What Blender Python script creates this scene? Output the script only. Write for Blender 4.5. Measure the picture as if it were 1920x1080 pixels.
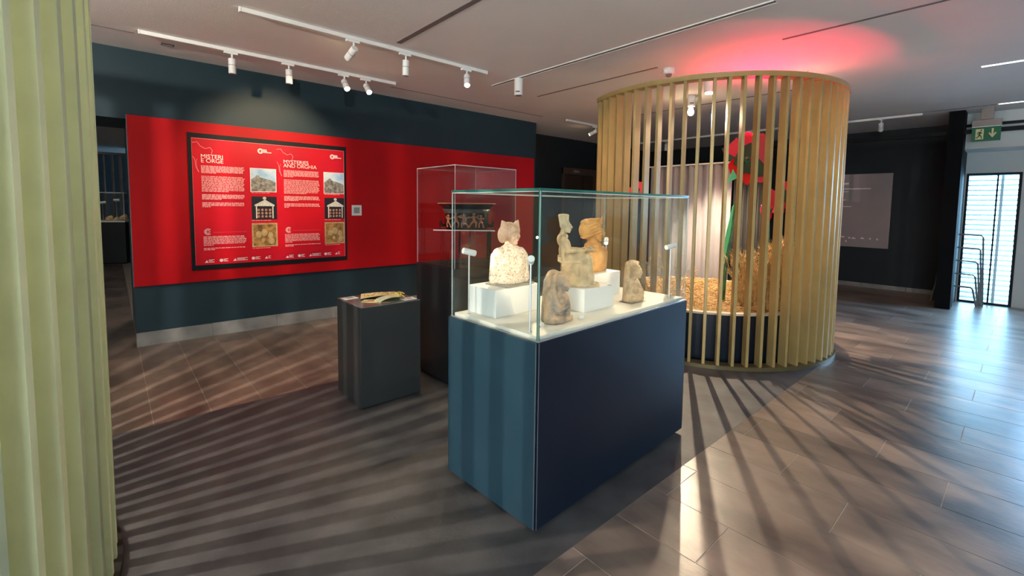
import bpy, bmesh, math, random
from mathutils import Vector, Matrix, noise as mnoise
R = math.radians
random.seed(7)
SC = bpy.context.scene
for o in list(bpy.data.objects): bpy.data.objects.remove(o)
COL = SC.collection

# ------------------------------------------------------------------ camera
F_PX, CY_PX, YAW, PITCH, ROLL, EYE = 851.58, 446.51, .8472, -.0711, -.0124, 1.5
fwd = Vector((math.cos(PITCH)*math.cos(YAW), math.cos(PITCH)*math.sin(YAW), math.sin(PITCH)))
rgt = Vector((math.sin(YAW), -math.cos(YAW), 0)); dwn = fwd.cross(rgt)
c_, s_ = math.cos(ROLL), math.sin(ROLL)
r2 = c_*rgt + s_*dwn; d2 = -s_*rgt + c_*dwn
cam = bpy.data.cameras.new('camera'); camo = bpy.data.objects.new('camera', cam); COL.objects.link(camo)
camo.matrix_world = Matrix(((r2.x, -d2.x, -fwd.x, 0), (r2.y, -d2.y, -fwd.y, 0), (r2.z, -d2.z, -fwd.z, EYE), (0, 0, 0, 1)))
cam.sensor_width = 36; cam.lens = F_PX/1920*36; cam.shift_y = -(540-CY_PX)/1920; cam.clip_start = .02
SC.camera = camo

# ------------------------------------------------------------------ colour management, world
SC.view_settings.view_transform = 'Standard'; SC.view_settings.look = 'None'
SC.view_settings.gamma = 1; SC.view_settings.use_curve_mapping = False
SC.view_settings.exposure = 0.42
W = bpy.data.worlds.new('daylight'); SC.world = W; W.use_nodes = True
nt = W.node_tree; bg = nt.nodes['Background']
tc = nt.nodes.new('ShaderNodeTexCoord'); sx = nt.nodes.new('ShaderNodeSeparateXYZ'); rp = nt.nodes.new('ShaderNodeValToRGB')
nt.links.new(tc.outputs['Generated'], sx.inputs[0]); nt.links.new(sx.outputs['Z'], rp.inputs[0])
rp.color_ramp.elements[0].position = 0.0; rp.color_ramp.elements[0].color = (.34, .68, 1, 1)
rp.color_ramp.elements[1].position = .9; rp.color_ramp.elements[1].color = (.38, .66, 1, 1)
nt.links.new(rp.outputs[0], bg.inputs[0]); bg.inputs[1].default_value = 11.0

def aim(o, tgt):
    o.rotation_euler = (Vector(tgt)-o.location).to_track_quat('-Z', 'Y').to_euler()
def area(name, loc, tgt, sx_, sy_, power, col=(1, 1, 1), portal=False):
    l = bpy.data.lights.new(name, 'AREA'); l.shape = 'RECTANGLE'; l.size = sx_; l.size_y = sy_; l.energy = power; l.color = col
    if portal: l.cycles.is_portal = True
    o = bpy.data.objects.new(name, l); o.location = loc; COL.objects.link(o); aim(o, tgt); return o
def spot(name, loc, tgt, power, col=(1, .78, .5), ang=50, blend=.5, rad=.02):
    l = bpy.data.lights.new(name, 'SPOT'); l.energy = power; l.color = col; l.spot_size = R(ang); l.spot_blend = blend; l.shadow_soft_size = rad
    o = bpy.data.objects.new(name, l); o.location = loc; COL.objects.link(o); aim(o, tgt); return o
def point(name, loc, power, col=(1, .8, .55), rad=.03):
    l = bpy.data.lights.new(name, 'POINT'); l.energy = power; l.color = col; l.shadow_soft_size = rad
    o = bpy.data.objects.new(name, l); o.location = loc; COL.objects.link(o); return o
# area lamps stand in for window panes; the walls behind are solid
area('window_daylight', (-2.6, -3.5, 1.5), (-.6, 4, 2.6), 3.4, 2.4, 135, (.80, .92, 1))
area('window_daylight_west', (-4.3, -1.6, 1.4), (4, .2, 2.9), 3.6, 2.6, 250, (.78, .93, 1))
# added unseen lamp for the blue floor sheen, then the corridor window's portal
area('corridor_blue_fill', (10.5, -1.0, 1.5), (8.3, -.1, .0), 1.4, 2.2, 110, (.30, .62, 1)).data.spread = R(110)
area('window_portal', (10.7, .39, 1.06), (9, .39, 1.06), .62, 2.1, 1, portal=True)

# ------------------------------------------------------------------ materials
MATS = {}
def mat(name, base, rough=.6, metal=0., nscale=0., namt=0., bump=0., coat=0., col2=None, rnd=0., stretch=(1, 1, 1), bscale=None, spec=.5, detail=4, ramp=(.35, .65)):
    m = bpy.data.materials.new(name); m.use_nodes = True; n = m.node_tree.nodes; L = m.node_tree.links
    b = n['Principled BSDF']; b.inputs['Roughness'].default_value = rough; b.inputs['Metallic'].default_value = metal
    b.inputs['Coat Weight'].default_value = coat; b.inputs['Specular IOR Level'].default_value = spec
    base = (*base, 1); b.inputs['Base Color'].default_value = base
    g = n.new('ShaderNodeNewGeometry'); mp = n.new('ShaderNodeMapping'); L.new(g.outputs['Position'], mp.inputs[0]); mp.inputs['Scale'].default_value = stretch
    out = None
    if nscale:
        t = n.new('ShaderNodeTexNoise'); t.inputs['Scale'].default_value = nscale; t.inputs['Detail'].default_value = detail; L.new(mp.outputs[0], t.inputs['Vector'])
        r = n.new('ShaderNodeValToRGB'); r.color_ramp.elements[0].position = ramp[0]; r.color_ramp.elements[1].position = ramp[1]
        c2 = (*col2, 1) if col2 else tuple(x*(1-namt) for x in base[:3])+(1,)
        r.color_ramp.elements[0].color = c2; r.color_ramp.elements[1].color = base
        L.new(t.outputs['Fac'], r.inputs[0]); out = r.outputs[0]
    if rnd:
        oi = n.new('ShaderNodeObjectInfo'); mr = n.new('ShaderNodeMapRange'); mr.inputs['To Min'].default_value = 1-rnd; mr.inputs['To Max'].default_value = 1+rnd
        L.new(oi.outputs['Random'], mr.inputs[0]); hv = n.new('ShaderNodeHueSaturation'); L.new(mr.outputs[0], hv.inputs['Value'])
        if out: L.new(out, hv.inputs['Color'])
        else: hv.inputs['Color'].default_value = base
        out = hv.outputs[0]
    if out: L.new(out, b.inputs['Base Color'])
    if bump:
        t2 = n.new('ShaderNodeTexNoise'); t2.inputs['Scale'].default_value = bscale or nscale*3 or 60; t2.inputs['Detail'].default_value = 5; L.new(mp.outputs[0], t2.inputs['Vector'])
        bp = n.new('ShaderNodeBump'); bp.inputs['Strength'].default_value = bump; bp.inputs['Distance'].default_value = .01
        L.new(t2.outputs['Fac'], bp.inputs['Height']); L.new(bp.outputs[0], b.inputs['Normal'])
    MATS[name] = m; return m
def emit(name, col, s):
    m = bpy.data.materials.new(name); m.use_nodes = True; n = m.node_tree.nodes; b = n['Principled BSDF']
    b.inputs['Base Color'].default_value = (*col, 1); b.inputs['Emission Color'].default_value = (*col, 1); b.inputs['Emission Strength'].default_value = s
    MATS[name] = m; return m
def glass(name, tint=(.97, .99, .98), ior=1.45, gain=1.0):
    m = bpy.data.materials.new(name); m.use_nodes = True; n = m.node_tree.nodes; L = m.node_tree.links; n.clear()
    o = n.new('ShaderNodeOutputMaterial'); mx = n.new('ShaderNodeMixShader'); tr = n.new('ShaderNodeBsdfTransparent'); gl = n.new('ShaderNodeBsdfGlossy'); lw = n.new('ShaderNodeLayerWeight')
    tr.inputs[0].default_value = (*tint, 1); gl.inputs['Roughness'].default_value = .0; lw.inputs['Blend'].default_value = .5
    pw = n.new('ShaderNodeMath'); pw.operation = 'POWER'; pw.inputs[1].default_value = 5
    mu = n.new('ShaderNodeMath'); mu.operation = 'MULTIPLY_ADD'; mu.inputs[1].default_value = .9*gain; mu.inputs[2].default_value = .038*gain
    L.new(lw.outputs['Facing'], pw.inputs[0]); L.new(pw.outputs[0], mu.inputs[0]); L.new(mu.outputs[0], mx.inputs[0]); L.new(tr.outputs[0], mx.inputs[1]); L.new(gl.outputs[0], mx.inputs[2]); L.new(mx.outputs[0], o.inputs[0])
    MATS[name] = m; return m

ceiling_m = mat('ceiling_paint', (.84, .81, .82), .8, nscale=1.2, namt=.05, bump=.15, bscale=90)
wall_m = mat('slate_blue_paint', (.016, .036, .048), .5, nscale=2.5, namt=.10, spec=.25, bump=.06, bscale=120)
wall_dark_m = mat('anthracite_paint', (.020, .026, .031), .6, nscale=2, namt=.12, spec=.2, bump=.05, bscale=90)
black_m = mat('black_metal', (.007, .008, .010), .5, spec=.2, nscale=8, namt=.2)
white_wall_m = mat('white_plaster', (.62, .68, .70), .8, nscale=2, namt=.05, bump=.1, bscale=60)
tile_m = mat('brown_porcelain', (.285, .215, .172), .31, nscale=3.4, col2=(.115, .088, .074), bump=.10, bscale=38, rnd=.20, stretch=(1, .5, 1), detail=9, ramp=(.36, .64))
grout_m = mat('pale_grout', (.56, .48, .40), .8, nscale=30, namt=.2)
skirt_m = mat('grey_porcelain', (.30, .29, .28), .38, nscale=5, namt=.35, bump=.1, rnd=.1)
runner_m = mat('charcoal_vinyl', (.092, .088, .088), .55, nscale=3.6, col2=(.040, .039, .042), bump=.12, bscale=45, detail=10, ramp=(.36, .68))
red_m = mat('red_lacquer_panel', (.47, .003, .007), .5, nscale=1.6, namt=.10, spec=.15, bump=.03)
red_print_m = mat('red_print', (.62, .006, .016), .4, spec=.2, nscale=1.4, col2=(.50, .008, .028))
print_white_m = mat('white_print', (.88, .74, .74), .5, nscale=40, namt=.05)
print_pink_m = mat('pale_pink_print', (.80, .40, .42), .5, nscale=40, namt=.08)
print_line_m = mat('rose_print', (.80, .16, .17), .5, nscale=40, namt=.08)
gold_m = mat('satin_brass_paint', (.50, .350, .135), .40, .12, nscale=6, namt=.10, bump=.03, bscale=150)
gold_daylit_m = mat('satin_brass_paint_daylit', (.62, .66, .42), .5, .0, nscale=6, namt=.10, bump=.05, bscale=150)  # same brass paint, with daylight put into a paler, greener colour
ring_m = mat('dark_bronze', (.20, .155, .075), .38, .4, nscale=8, namt=.15)
ring_black_m = mat('black_bronze', (.02, .02, .018), .4, .3, nscale=8, namt=.15)
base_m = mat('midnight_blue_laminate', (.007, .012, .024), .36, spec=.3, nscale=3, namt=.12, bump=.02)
ped_m = mat('graphite_laminate', (.032, .036, .038), .36, nscale=3, namt=.12, bump=.02)
blackcase_m = mat('black_laminate', (.012, .013, .015), .34, nscale=3, namt=.15)
edge_m = mat('laminate_edge', (.12, .14, .16), .4, nscale=9, namt=.1)
deck_m = mat('ivory_plate', (.88, .84, .74), .5, nscale=4, namt=.05, bump=.02)
riser_m = mat('white_painted_riser', (.82, .82, .80), .5, nscale=5, namt=.04, bump=.02)
alu_m = mat('brushed_aluminium', (.72, .73, .74), .35, .8, nscale=20, namt=.08)
white_m = mat('white_plastic', (.80, .80, .79), .4, nscale=12, namt=.04)
glass_m = glass('clear_glass', ior=1.45)
glass2_m = glass('clear_acrylic', (.965, .97, .97), 1.42, 1.2)
gedge_m = mat('green_glass_edge', (.035, .16, .125), .12, nscale=10, namt=.25)
gseam_m = mat('polished_glass_seam', (.50, .64, .60), .18, nscale=12, namt=.15)
slot_m = mat('slot_shadow', (.20, .165, .17), .7, nscale=9, namt=.2)
bulb_m = emit('warm_lamp', (1, .74, .42), 38)
bulbw_m = emit('white_lamp', (1, .86, .62), 30)
led_m = emit('daylight_led', (.95, 1, 1), 3.2)
minilens_m = emit('mini_lens', (1, .9, .72), 2.0)

# ------------------------------------------------------------------ mesh helpers
def link(name, bm, m, parent=None, smooth=False):
    me = bpy.data.meshes.new(name); bm.normal_update(); bm.to_mesh(me); bm.free()
    if smooth:
        for p in me.polygons: p.use_smooth = True
    for x in (m if isinstance(m, (list, tuple)) else [m]): me.materials.append(x)
    o = bpy.data.objects.new(name, me); COL.objects.link(o)
    if parent: o.parent = parent
    return o
def linkme(name, me, parent=None, loc=None, rot=None):
    o = bpy.data.objects.new(name, me); COL.objects.link(o)
    if parent: o.parent = parent
    if loc: o.location = loc
    if rot: o.rotation_euler = rot
    return o
def B(bm, x0, x1, y0, y1, z0, z1, bev=0., M=None, mi=0):
    vs = [bm.verts.new((x, y, z)) for x in (x0, x1) for y in (y0, y1) for z in (z0, z1)]
    if M: 
        for v in vs: v.co = M @ v.co
    q = [(0, 1, 3, 2), (4, 6, 7, 5), (0, 4, 5, 1), (2, 3, 7, 6), (0, 2, 6, 4), (1, 5, 7, 3)]
    fs = [bm.faces.new([vs[i] for i in f]) for f in q]
    for f in fs: f.material_index = mi
    if bev:
        es = list({e for f in fs for e in f.edges}); bmesh.ops.bevel(bm, geom=es, offset=bev, segments=2, affect='EDGES', profile=.5)
    return bm
def box(name, x0, x1, y0, y1, z0, z1, m, parent=None, bev=0.):
    return link(name, B(bmesh.new(), x0, x1, y0, y1, z0, z1, bev), m, parent)
def tube(bm, pts, rs, n=10, cap=True):
    pts = [Vector(p) for p in pts]
    if not isinstance(rs, (list, tuple)): rs = [rs]*len(pts)
    rings = []; up = None
    for i, p in enumerate(pts):
        t = (pts[min(i+1, len(pts)-1)]-pts[max(i-1, 0)]).normalized()
        if up is None: up = Vector((0, 0, 1)) if abs(t.z) < .9 else Vector((1, 0, 0))
        a = t.cross(up)
        if a.length < 1e-5: a = t.orthogonal()
        a.normalize(); b = a.cross(t).normalized(); up = b
        rings.append([bm.verts.new(p+rs[i]*(math.cos(2*math.pi*k/n)*a+math.sin(2*math.pi*k/n)*b)) for k in range(n)])
    for r0, r1 in zip(rings, rings[1:]):
        for k in range(n): bm.faces.new((r0[k], r0[(k+1) % n], r1[(k+1) % n], r1[k]))
    if cap: bm.faces.new(rings[0][::-1]); bm.faces.new(rings[-1])
    return bm
def lathe(bm, prof, n=32, c=(0, 0, 0)):
    rings = []
    for r, z in prof:
        if r < 1e-6: rings.append([bm.verts.new((c[0], c[1], c[2]+z))])
        else: rings.append([bm.verts.new((c[0]+r*math.cos(2*math.pi*k/n), c[1]+r*math.sin(2*math.pi*k/n), c[2]+z)) for k in range(n)])
    for a, b in zip(rings, rings[1:]):
        if len(a) == 1 and len(b) == 1: continue
        for k in range(n):
            j = (k+1) % n
            if len(a) == 1: bm.faces.new((a[0], b[j], b[k]))
            elif len(b) == 1: bm.faces.new((a[k], a[j], b[0]))
            else: bm.faces.new((a[k], a[j], b[j], b[k]))
    return bm
def arcband(bm, r0, r1, z0, z1, a0, a1, n):
    rings = []
    for i in range(n+1):
        a = a0+(a1-a0)*i/n; c, s = math.cos(a), math.sin(a)
        rings.append([bm.verts.new((r*c, r*s, z)) for r, z in ((r0, z0), (r1, z0), (r1, z1), (r0, z1))])
    for a, b in zip(rings, rings[1:]):
        for k in range(4): bm.faces.new((a[k], b[k], b[(k+1) % 4], a[(k+1) % 4]))
    bm.faces.new(rings[0]); bm.faces.new(rings[-1][::-1]); bmesh.ops.recalc_face_normals(bm, faces=bm.faces[:])
    return bm
def prism(bm, poly, t, M=None):      # polygon in XZ, thickness along +y
    f = [bm.verts.new((x, 0, z)) for x, z in poly]; b = [bm.verts.new((x, t, z)) for x, z in poly]
    bm.faces.new(f); bm.faces.new(b[::-1]); n = len(poly)
    for i in range(n): bm.faces.new((f[i], b[i], b[(i+1) % n], f[(i+1) % n]))
    if M:
        for v in f+b: v.co = M @ v.co
    return bm
def thing(name, label, cat, loc=(0, 0, 0), rz=0., group=None):
    o = bpy.data.objects.new(name, None); o.empty_display_size = .1; COL.objects.link(o); o.location = loc; o.rotation_euler = (0, 0, rz)
    o['label'] = label; o['category'] = cat
    if group: o['group'] = group
    return o
def tag(o, label, cat, group=None, kind=None):
    o['label'] = label; o['category'] = cat
    if group: o['group'] = group
    if kind: o['kind'] = kind
    return o
def struct(o, label=None):
    o['kind'] = 'structure'
    if label: o['label'] = label
    return o
def text_mesh(name, s, size, m, parent, loc, rot=(R(90), 0, 0), ext=.0008, spacing=1., line=1., align='LEFT', bold=0.):
    c = bpy.data.curves.new(name, 'FONT'); c.body = s; c.size = size; c.extrude = ext; c.space_character = spacing; c.space_line = line; c.align_x = align; c.offset = bold
    o = bpy.data.objects.new(name+'_tmp', c); COL.objects.link(o); bpy.context.view_layer.update()
    me = bpy.data.meshes.new_from_object(o.evaluated_get(bpy.context.evaluated_depsgraph_get())); bpy.data.objects.remove(o)
    me.name = name; me.materials.clear(); me.materials.append(m); return linkme(name, me, parent, loc, rot)

# ------------------------------------------------------------------ the room
RX0, RX1 = -4.4, 11.0
fl = struct(box('floor', RX0, 12.6, -3.6, 19.2, -.12, -.0022, grout_m), 'brown porcelain tiled floor with pale joints')
ce = struct(box('ceiling', RX0, 12.6, -3.6, 19.2, 3.0, 3.15, ceiling_m), 'plain grey plaster ceiling with recessed slots')
PX, PL, X0 = .3275, .96, .163
full = B(bmesh.new(), .0024, PX-.0024, .0024, PL-.0024, -.0125, 0); fullme = bpy.data.meshes.new('tile'); full.normal_update(); full.to_mesh(fullme); full.free(); fullme.materials.append(tile_m)
RUN0, RUN1 = 1.24, 3.79
ntile = 0; rest = bmesh.new()
for k in range(-8, 38):
    x = X0+PX*k; off = (.2, .52, .84)[k % 3]
    for bnd in ((-1.6, RUN0), (RUN1, 7.4)) + (((RUN0, RUN1),) if x > 5.3 else ()):
        j = math.floor((bnd[0]-off)/PL)
        while off+PL*j < bnd[1]:
            y0, y1 = max(bnd[0], off+PL*j), min(bnd[1], off+PL*(j+1)); j += 1
            if y1-y0 < .02: continue
            if y0 > 5.99 and x > .0: continue
            ym = (y0+y1)/2; d = x*fwd.x+ym*fwd.y; lat = x*rgt.x+ym*rgt.y
            vis = d > .3 and abs(lat) < 1.25*d+.5
            # behind the wall or the display bases, or beyond the limit: joined
            if vis and ntile < 285 and x < 9.4:
                ntile += 1
                if y1-y0 > PL-.001: linkme('tile', fullme, fl, (x, y0, 0))
                else: link('tile', B(bmesh.new(), x+.0024, x+PX-.0024, y0+(.0024 if y0 > bnd[0] else 0), y1-(.0024 if y1 < bnd[1] else 0), -.0125, 0), tile_m, fl)
            else: B(rest, x+.0024, x+PX-.0024, y0+.0024, y1-.0024, -.0125, -.0002)
# tiles of the room behind and of the far floor
for k in range(-8, 38):
    x = X0+PX*k; off = (.2, .52, .84)[k % 3]
    y = 7.4 if x < 0 or x > 5.8 else 20
    while y < 17: B(rest, x+.0024, x+PX-.0024, y+.0024, min(17.1, y+PL)-.0024, -.0125, -.0002); y += PL
ro = link('far_tiles', rest, tile_m, fl); ro['kind'] = 'stuff'
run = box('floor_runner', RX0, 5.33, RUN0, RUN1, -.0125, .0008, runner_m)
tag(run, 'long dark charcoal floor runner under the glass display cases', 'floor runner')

WY = 5.98
bm = bmesh.new(); B(bm, .15, 5.83, WY, 6.8, .145, 3.0); B(bm, .165, 5.8, WY+.012, 6.79, -.012, .145)
struct(link('wall_back', bm, wall_m), 'slate blue partition wall carrying the red board')
struct(box('wall_header', RX0, .15, WY, 6.8, 2.315, 3.0, wall_m), 'slate blue wall part above the left opening')
sk = struct(thing('baseboard_back', 'grey porcelain tile skirting below the slate blue wall', 'x')); del sk['category']
for i in range(12):
    xa = .15+i*.66-.0; xb = min(5.83, xa+.657)
    if xa < 5.8: box('skirting_tile', xa, xb, WY-.013, WY+.012, 0.0, .145, skirt_m, sk, .002)
# recess beyond the red wall and back wall
struct(box('wall_recess', 5.83, 12.4, 6.85, 7.1, -.012, 3.0, wall_dark_m), 'dark recess wall with a door')
struct(box('wall_far', RX1, 11.25, .72, 6.85, -.012, 3.0, wall_dark_m), 'dark far wall carrying the pale info board')
b1 = struct(thing('baseboard_far', 'brown tile skirting of the far wall', 'x')); del b1['category']
for i in range(9): box('skirting_tile', RX1-.012, RX1, .75+i*.66, .75+i*.66+.655, 0, .08, skirt_m, b1)
struct(box('wall_left', RX0-.2, RX0, -3.6, 19.2, -.012, 3.0, wall_dark_m))
struct(box('wall_north', RX0, 12.4, 19.0, 19.2, -.012, 3.0, wall_dark_m))
struct(box('wall_side_room', .9, 1.0, 6.8, 17.0, -.012, 3.0, wall_dark_m))
# unseen wall behind the visitor, built solid; area lamps replace its panes
bm = B(bmesh.new(), RX0, 12.4, -3.75, -3.6, -.012, 3.0)
struct(link('wall_front', bm, white_wall_m), 'solid white wall behind the visitor')
# corridor end with the louvred window
XW = 10.6
bm = bmesh.new(); B(bm, XW, XW+.2, -3.6, .085, -.012, 2.46); B(bm, XW, XW+.2, .085, .718, 2.12, 2.46); B(bm, XW, XW+.2, .70, .718, -.012, 2.12)
struct(link('wall_corridor', bm, white_wall_m), 'pale blue white wall around the louvred window')
bm = bmesh.new(); B(bm, 10.02, XW+.4, -3.6, .73, 2.46, 2.55); B(bm, 9.98, 10.04, -3.6, .73, 2.46, 3.0)
struct(link('ceiling_corridor', bm, mat('white_soffit', (.74, .78, .78), .8, nscale=2, namt=.04)), 'white lowered ceiling of the corridor')
w1 = struct(thing('window_1', 'tall corridor window with white louvres outside', 'x', (XW, 0, 0))); del w1['category']
bm = bmesh.new()
for a in ((.085, .12, 0, 2.12), (.672, .70, 0, 2.12)): B(bm, -.01, .05, a[0], a[1], a[2], a[3])
B(bm, -.01, .05, .12, .672, 2.085, 2.12); B(bm, -.01, .05, .12, .672, 0, .03)
link('window_frame', bm, black_m, w1)
box('mullion', 0, .04, .335, .355, .03, 2.085, black_m, w1)
box('pane', .018, .024, .12, .335, .03, 2.085, glass_m, w1); box('pane', .018, .024, .355, .672, .03, 2.085, glass_m, w1)
lv = thing('louvre_screen', 'white horizontal louvre screen outside the corridor window', 'louvre', (XW+.30, 0, 0))
louvre_m = mat('white_louvre', (.60, .68, .70), .5, nscale=8, namt=.06)
M_ = Matrix.Rotation(R(-24), 4, 'Y'); sl = B(bmesh.new(), -.028, .028, -.25, .70, -.004, .004, 0, M_); slme = bpy.data.meshes.new('louvre'); sl.normal_update(); sl.to_mesh(slme); sl.free(); slme.materials.append(louvre_m)
for i in range(27): linkme('louvre', slme, lv, (0, 0, .05+i*.082))
box('post', -.05, -.02, .28, .315, -.012, 2.3, white_m, lv); box('post', -.05, -.02, -.24, -.21, -.012, 2.3, white_m, lv)
struct(box('trim_5', XW+.21, 14, -4, 3, -.15, -.02, mat('pale_bounce_plane', (.7, .74, .76), .8, nscale=3, namt=.1)), 'added pale bounce plane outside the corridor window')  # added ground plane, bounces light up onto the louvres
# dark column and sliding partition track
struct(box('trim_1', 9.56, 9.90, .70, .875, -.012, 3.0, mat('matt_black', (.004, .0045, .006), .7, nscale=4, namt=.2, spec=.1)), 'black partition column beside the corridor')
struct(box('trim_2', 9.66, 9.72, -3.6, 4.2, 2.66, 2.72, black_m), 'black sliding partition rail')
struct(box('trim_3', 9.84, 9.88, -3.6, .70, 2.78, 2.82, black_m), 'black upper rail of the corridor opening')
box_ = struct(box('trim_4', 9.9, RX1, .72, .875, -.012, 3.0, wall_dark_m), 'dark return beside the corridor column')
# door in the recess
d1 = struct(thing('door_1', 'brown framed door in the dark recess', 'x', (7.55, 6.85, 0))); del d1['category']
brown_m = mat('brown_metal', (.10, .062, .045), .45, nscale=5, namt=.2)
bm = bmesh.new(); B(bm, -.06, 0, -.04, 0, 0, 2.35); B(bm, 1.0, 1.10, -.04, 0, 0, 2.35); B(bm, -.06, 1.10, -.045, 0, 2.22, 2.36); link('door_frame', bm, brown_m, d1)
box('door_leaf', 0, .64, -.03, -.005, 0, 2.21, mat('door_brown', (.05, .028, .02), .5, nscale=4, namt=.2), d1, .003)
box('door_leaf', .66, 1.0, -.03, -.005, 0, 2.21, MATS['door_brown'], d1, .003)
box('door_closer', .3, .48, -.05, -.03, 2.27, 2.31, alu_m, d1)
sg = thing('fire_sign', 'small red and white sign on the wall edge right of the red board', 'sign', (6.0, 6.82, 1.86))
box('plate', 0, .19, -.012, 0, 0, .10, white_m, sg); box('red_field', .045, .185, -.015, -.012, .012, .088, red_m, sg)

# ceiling details
def slot(name, x, y0, y1, label, w=.035, m=slot_m, edge=False, z=3.0):
    t = thing(name, label, 'ceiling slot' if m is slot_m else 'ceiling light', (x, y0, z))
    box('groove' if m is slot_m else 'diffuser', -w/2, w/2, 0, y1-y0, -.003, .012, m, t)
    if edge:
        box('edge_strip', -w/2-.012, -w/2, 0, y1-y0, -.008, .01, white_m, t); box('edge_strip', w/2, w/2+.012, 0, y1-y0, -.008, .01, white_m, t)
    return t
slot('ceiling_slot', 2.07, 2.55, 3.975, 'short dark ceiling slot nearest the visitor, above the black pedestal', .05)
slot('ceiling_slot', 3.66, 1.30, 4.53, 'long ceiling track slot with two white edges above the glass case', .04, edge=True)
slot('ceiling_slot', 4.45, 2.72, 4.54, 'thin dark ceiling slot left of the ceiling sensor', .028)
slot('ceiling_slot', 4.52, -.2, 1.53, 'dark ceiling slot right of the long white edged track', .032)
slot('ceiling_slot', 6.5, 1.7, 4.3, 'thin dark ceiling slot seen through the brass slats', .03)
slot('ceiling_slot', 9.35, .38, 3.2, 'thin dark ceiling slot above the pale info board', .03)
slot('linear_light', 6.84, -.9, .41, 'white glowing line light in the ceiling nearest the right edge', .045, led_m)
slot('linear_light', 9.35, -.9, .36, 'white glowing line light in the ceiling beside the exit sign', .05, led_m)
t = thing('ceiling_joint', 'thin ceiling joint running along the slate blue wall', 'ceiling joint', (-.2, 5.38, 3.0)); box('groove', -3, .42, -.006, .006, -.003, .01, slot_m, t); box('groove', 2.95, 5.7, .1, .115, -.003, .01, slot_m, t)
v = thing('ceiling_vent', 'small grey vent in the ceiling beside the rear track', 'vent', (.42, 5.55, 3.0)); box('cover', 0, .10, -.03, .03, -.008, 0, slot_m, v); box('louvre', .01, .09, -.008, .008, -.011, -.008, alu_m, v)
v = thing('ceiling_sensor', 'white round ceiling sensor in front of the big slatted drum', 'sensor', (4.58, 2.66, 3.0))
link('housing', lathe(bmesh.new(), [(0, 0), (.06, 0), (.06, -.05), (.045, -.062), (0, -.062)][::-1], 24), white_m, v, True); link('lens', lathe(bmesh.new(), [(0, -.062), (.035, -.062), (.028, -.085), (0, -.095)][::-1], 20), slot_m, v, True)

# ------------------------------------------------------------------ track lights
def track(y, xa, xb, label):
    t = thing('lighting_track', label, 'lighting track', (xa, y, 3.0), 0, 'white ceiling tracks'); t2 = t
    B_ = bmesh.new(); B(B_, 0, xb-xa, -.018, .018, -.034, 0, .003); link('rail', B_, white_m, t)
    box('end_cap', -.012, 0, -.02, .02, -.036, 0, white_m, t); box('end_cap', xb-xa, xb-xa+.012, -.02, .02, -.036, 0, white_m, t)
    return t
TR1, TR2 = 4.11, 5.26
del track(TR1, .81, 3.21, 'front white lighting track on the ceiling with three spotlights')['group']
del track(TR2, .25, 2.68, 'rear white lighting track near the slate blue wall with four spotlights')['group']
def track_spot(x, y, label, tgt, lit, power=60, ang=45, adapter=True, col=(1, .76, .46), drop=.155):
    t = thing('track_spotlight', label, 'spotlight', (x, y, 2.966), 0, 'white spotlights on the tracks'); del t['group']
    box('adapter', -.07, .05, -.016, .016, -.02, 0, white_m, t, .002)
    link('stem', tube(bmesh.new(), [(0, 0, -.018), (0, 0, -.075)], .009, 10), white_m, t)
    piv = Vector((0, 0, -.08)); d = (Vector(tgt)-(Vector((x, y, 2.966))+piv)).normalized()
    h0 = piv-d*.02; h1 = piv+d*.125; rr = .033
    bm = tube(bmesh.new(), [h0, h0+d*.005, h1-d*.003, h1], [rr*.85, rr, rr, rr*.95], 24); link('head', bm, white_m, t)
    link('lamp_ring', tube(bmesh.new(), [h0+d*.062, h0+d*.066], rr+.0012, 24), slot_m, t)
    link('lens', tube(bmesh.new(), [h1, h1+d*.004], rr*.8, 20), bulb_m if lit else slot_m, t)
    if lit:
        w = Vector((x, y, 2.966))+h1+d*.012
        spot('spot_beam', w, w+d, power, col, ang, .6, .028)
track_spot(1.70, TR1, 'lit white spotlight on the front track, leftmost of its three', (1.45, 5.98, 1.95), True, 130, 58)
track_spot(2.22, TR1, 'unlit white spotlight on the front track between two lit ones', (2.25, 4.25, 1.5), False)
track_spot(2.95, TR1, 'lit white spotlight on the front track, rightmost of its three', (2.35, 3.2, 1.2), True, 36, 40)
track_spot(.95, TR2, 'unlit white spotlight on the rear track, leftmost of its four', (.95, 5.26, 0), False)
track_spot(1.47, TR2, 'unlit white spotlight on the rear track, second from the left', (1.47, 5.26, 0), False)
track_spot(2.06, TR2, 'lit white spotlight on the rear track, left one of the lit pair', (2.0, 3.0, .5), True, 22, 45)
track_spot(2.32, TR2, 'lit white spotlight on the rear track, right one of the lit pair', (2.25, 3.2, .9), True, 22, 45)
track_spot(9.42, 1.66, 'small white spotlight on the ceiling above the pale info board', (10.95, 1.9, 1.5), False)
box('track_rail', -.02, .02, -.5, .6, -.0, .034, white_m, [o for o in COL.objects if o.get('label', '').startswith('small white spotlight')][0])
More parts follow.
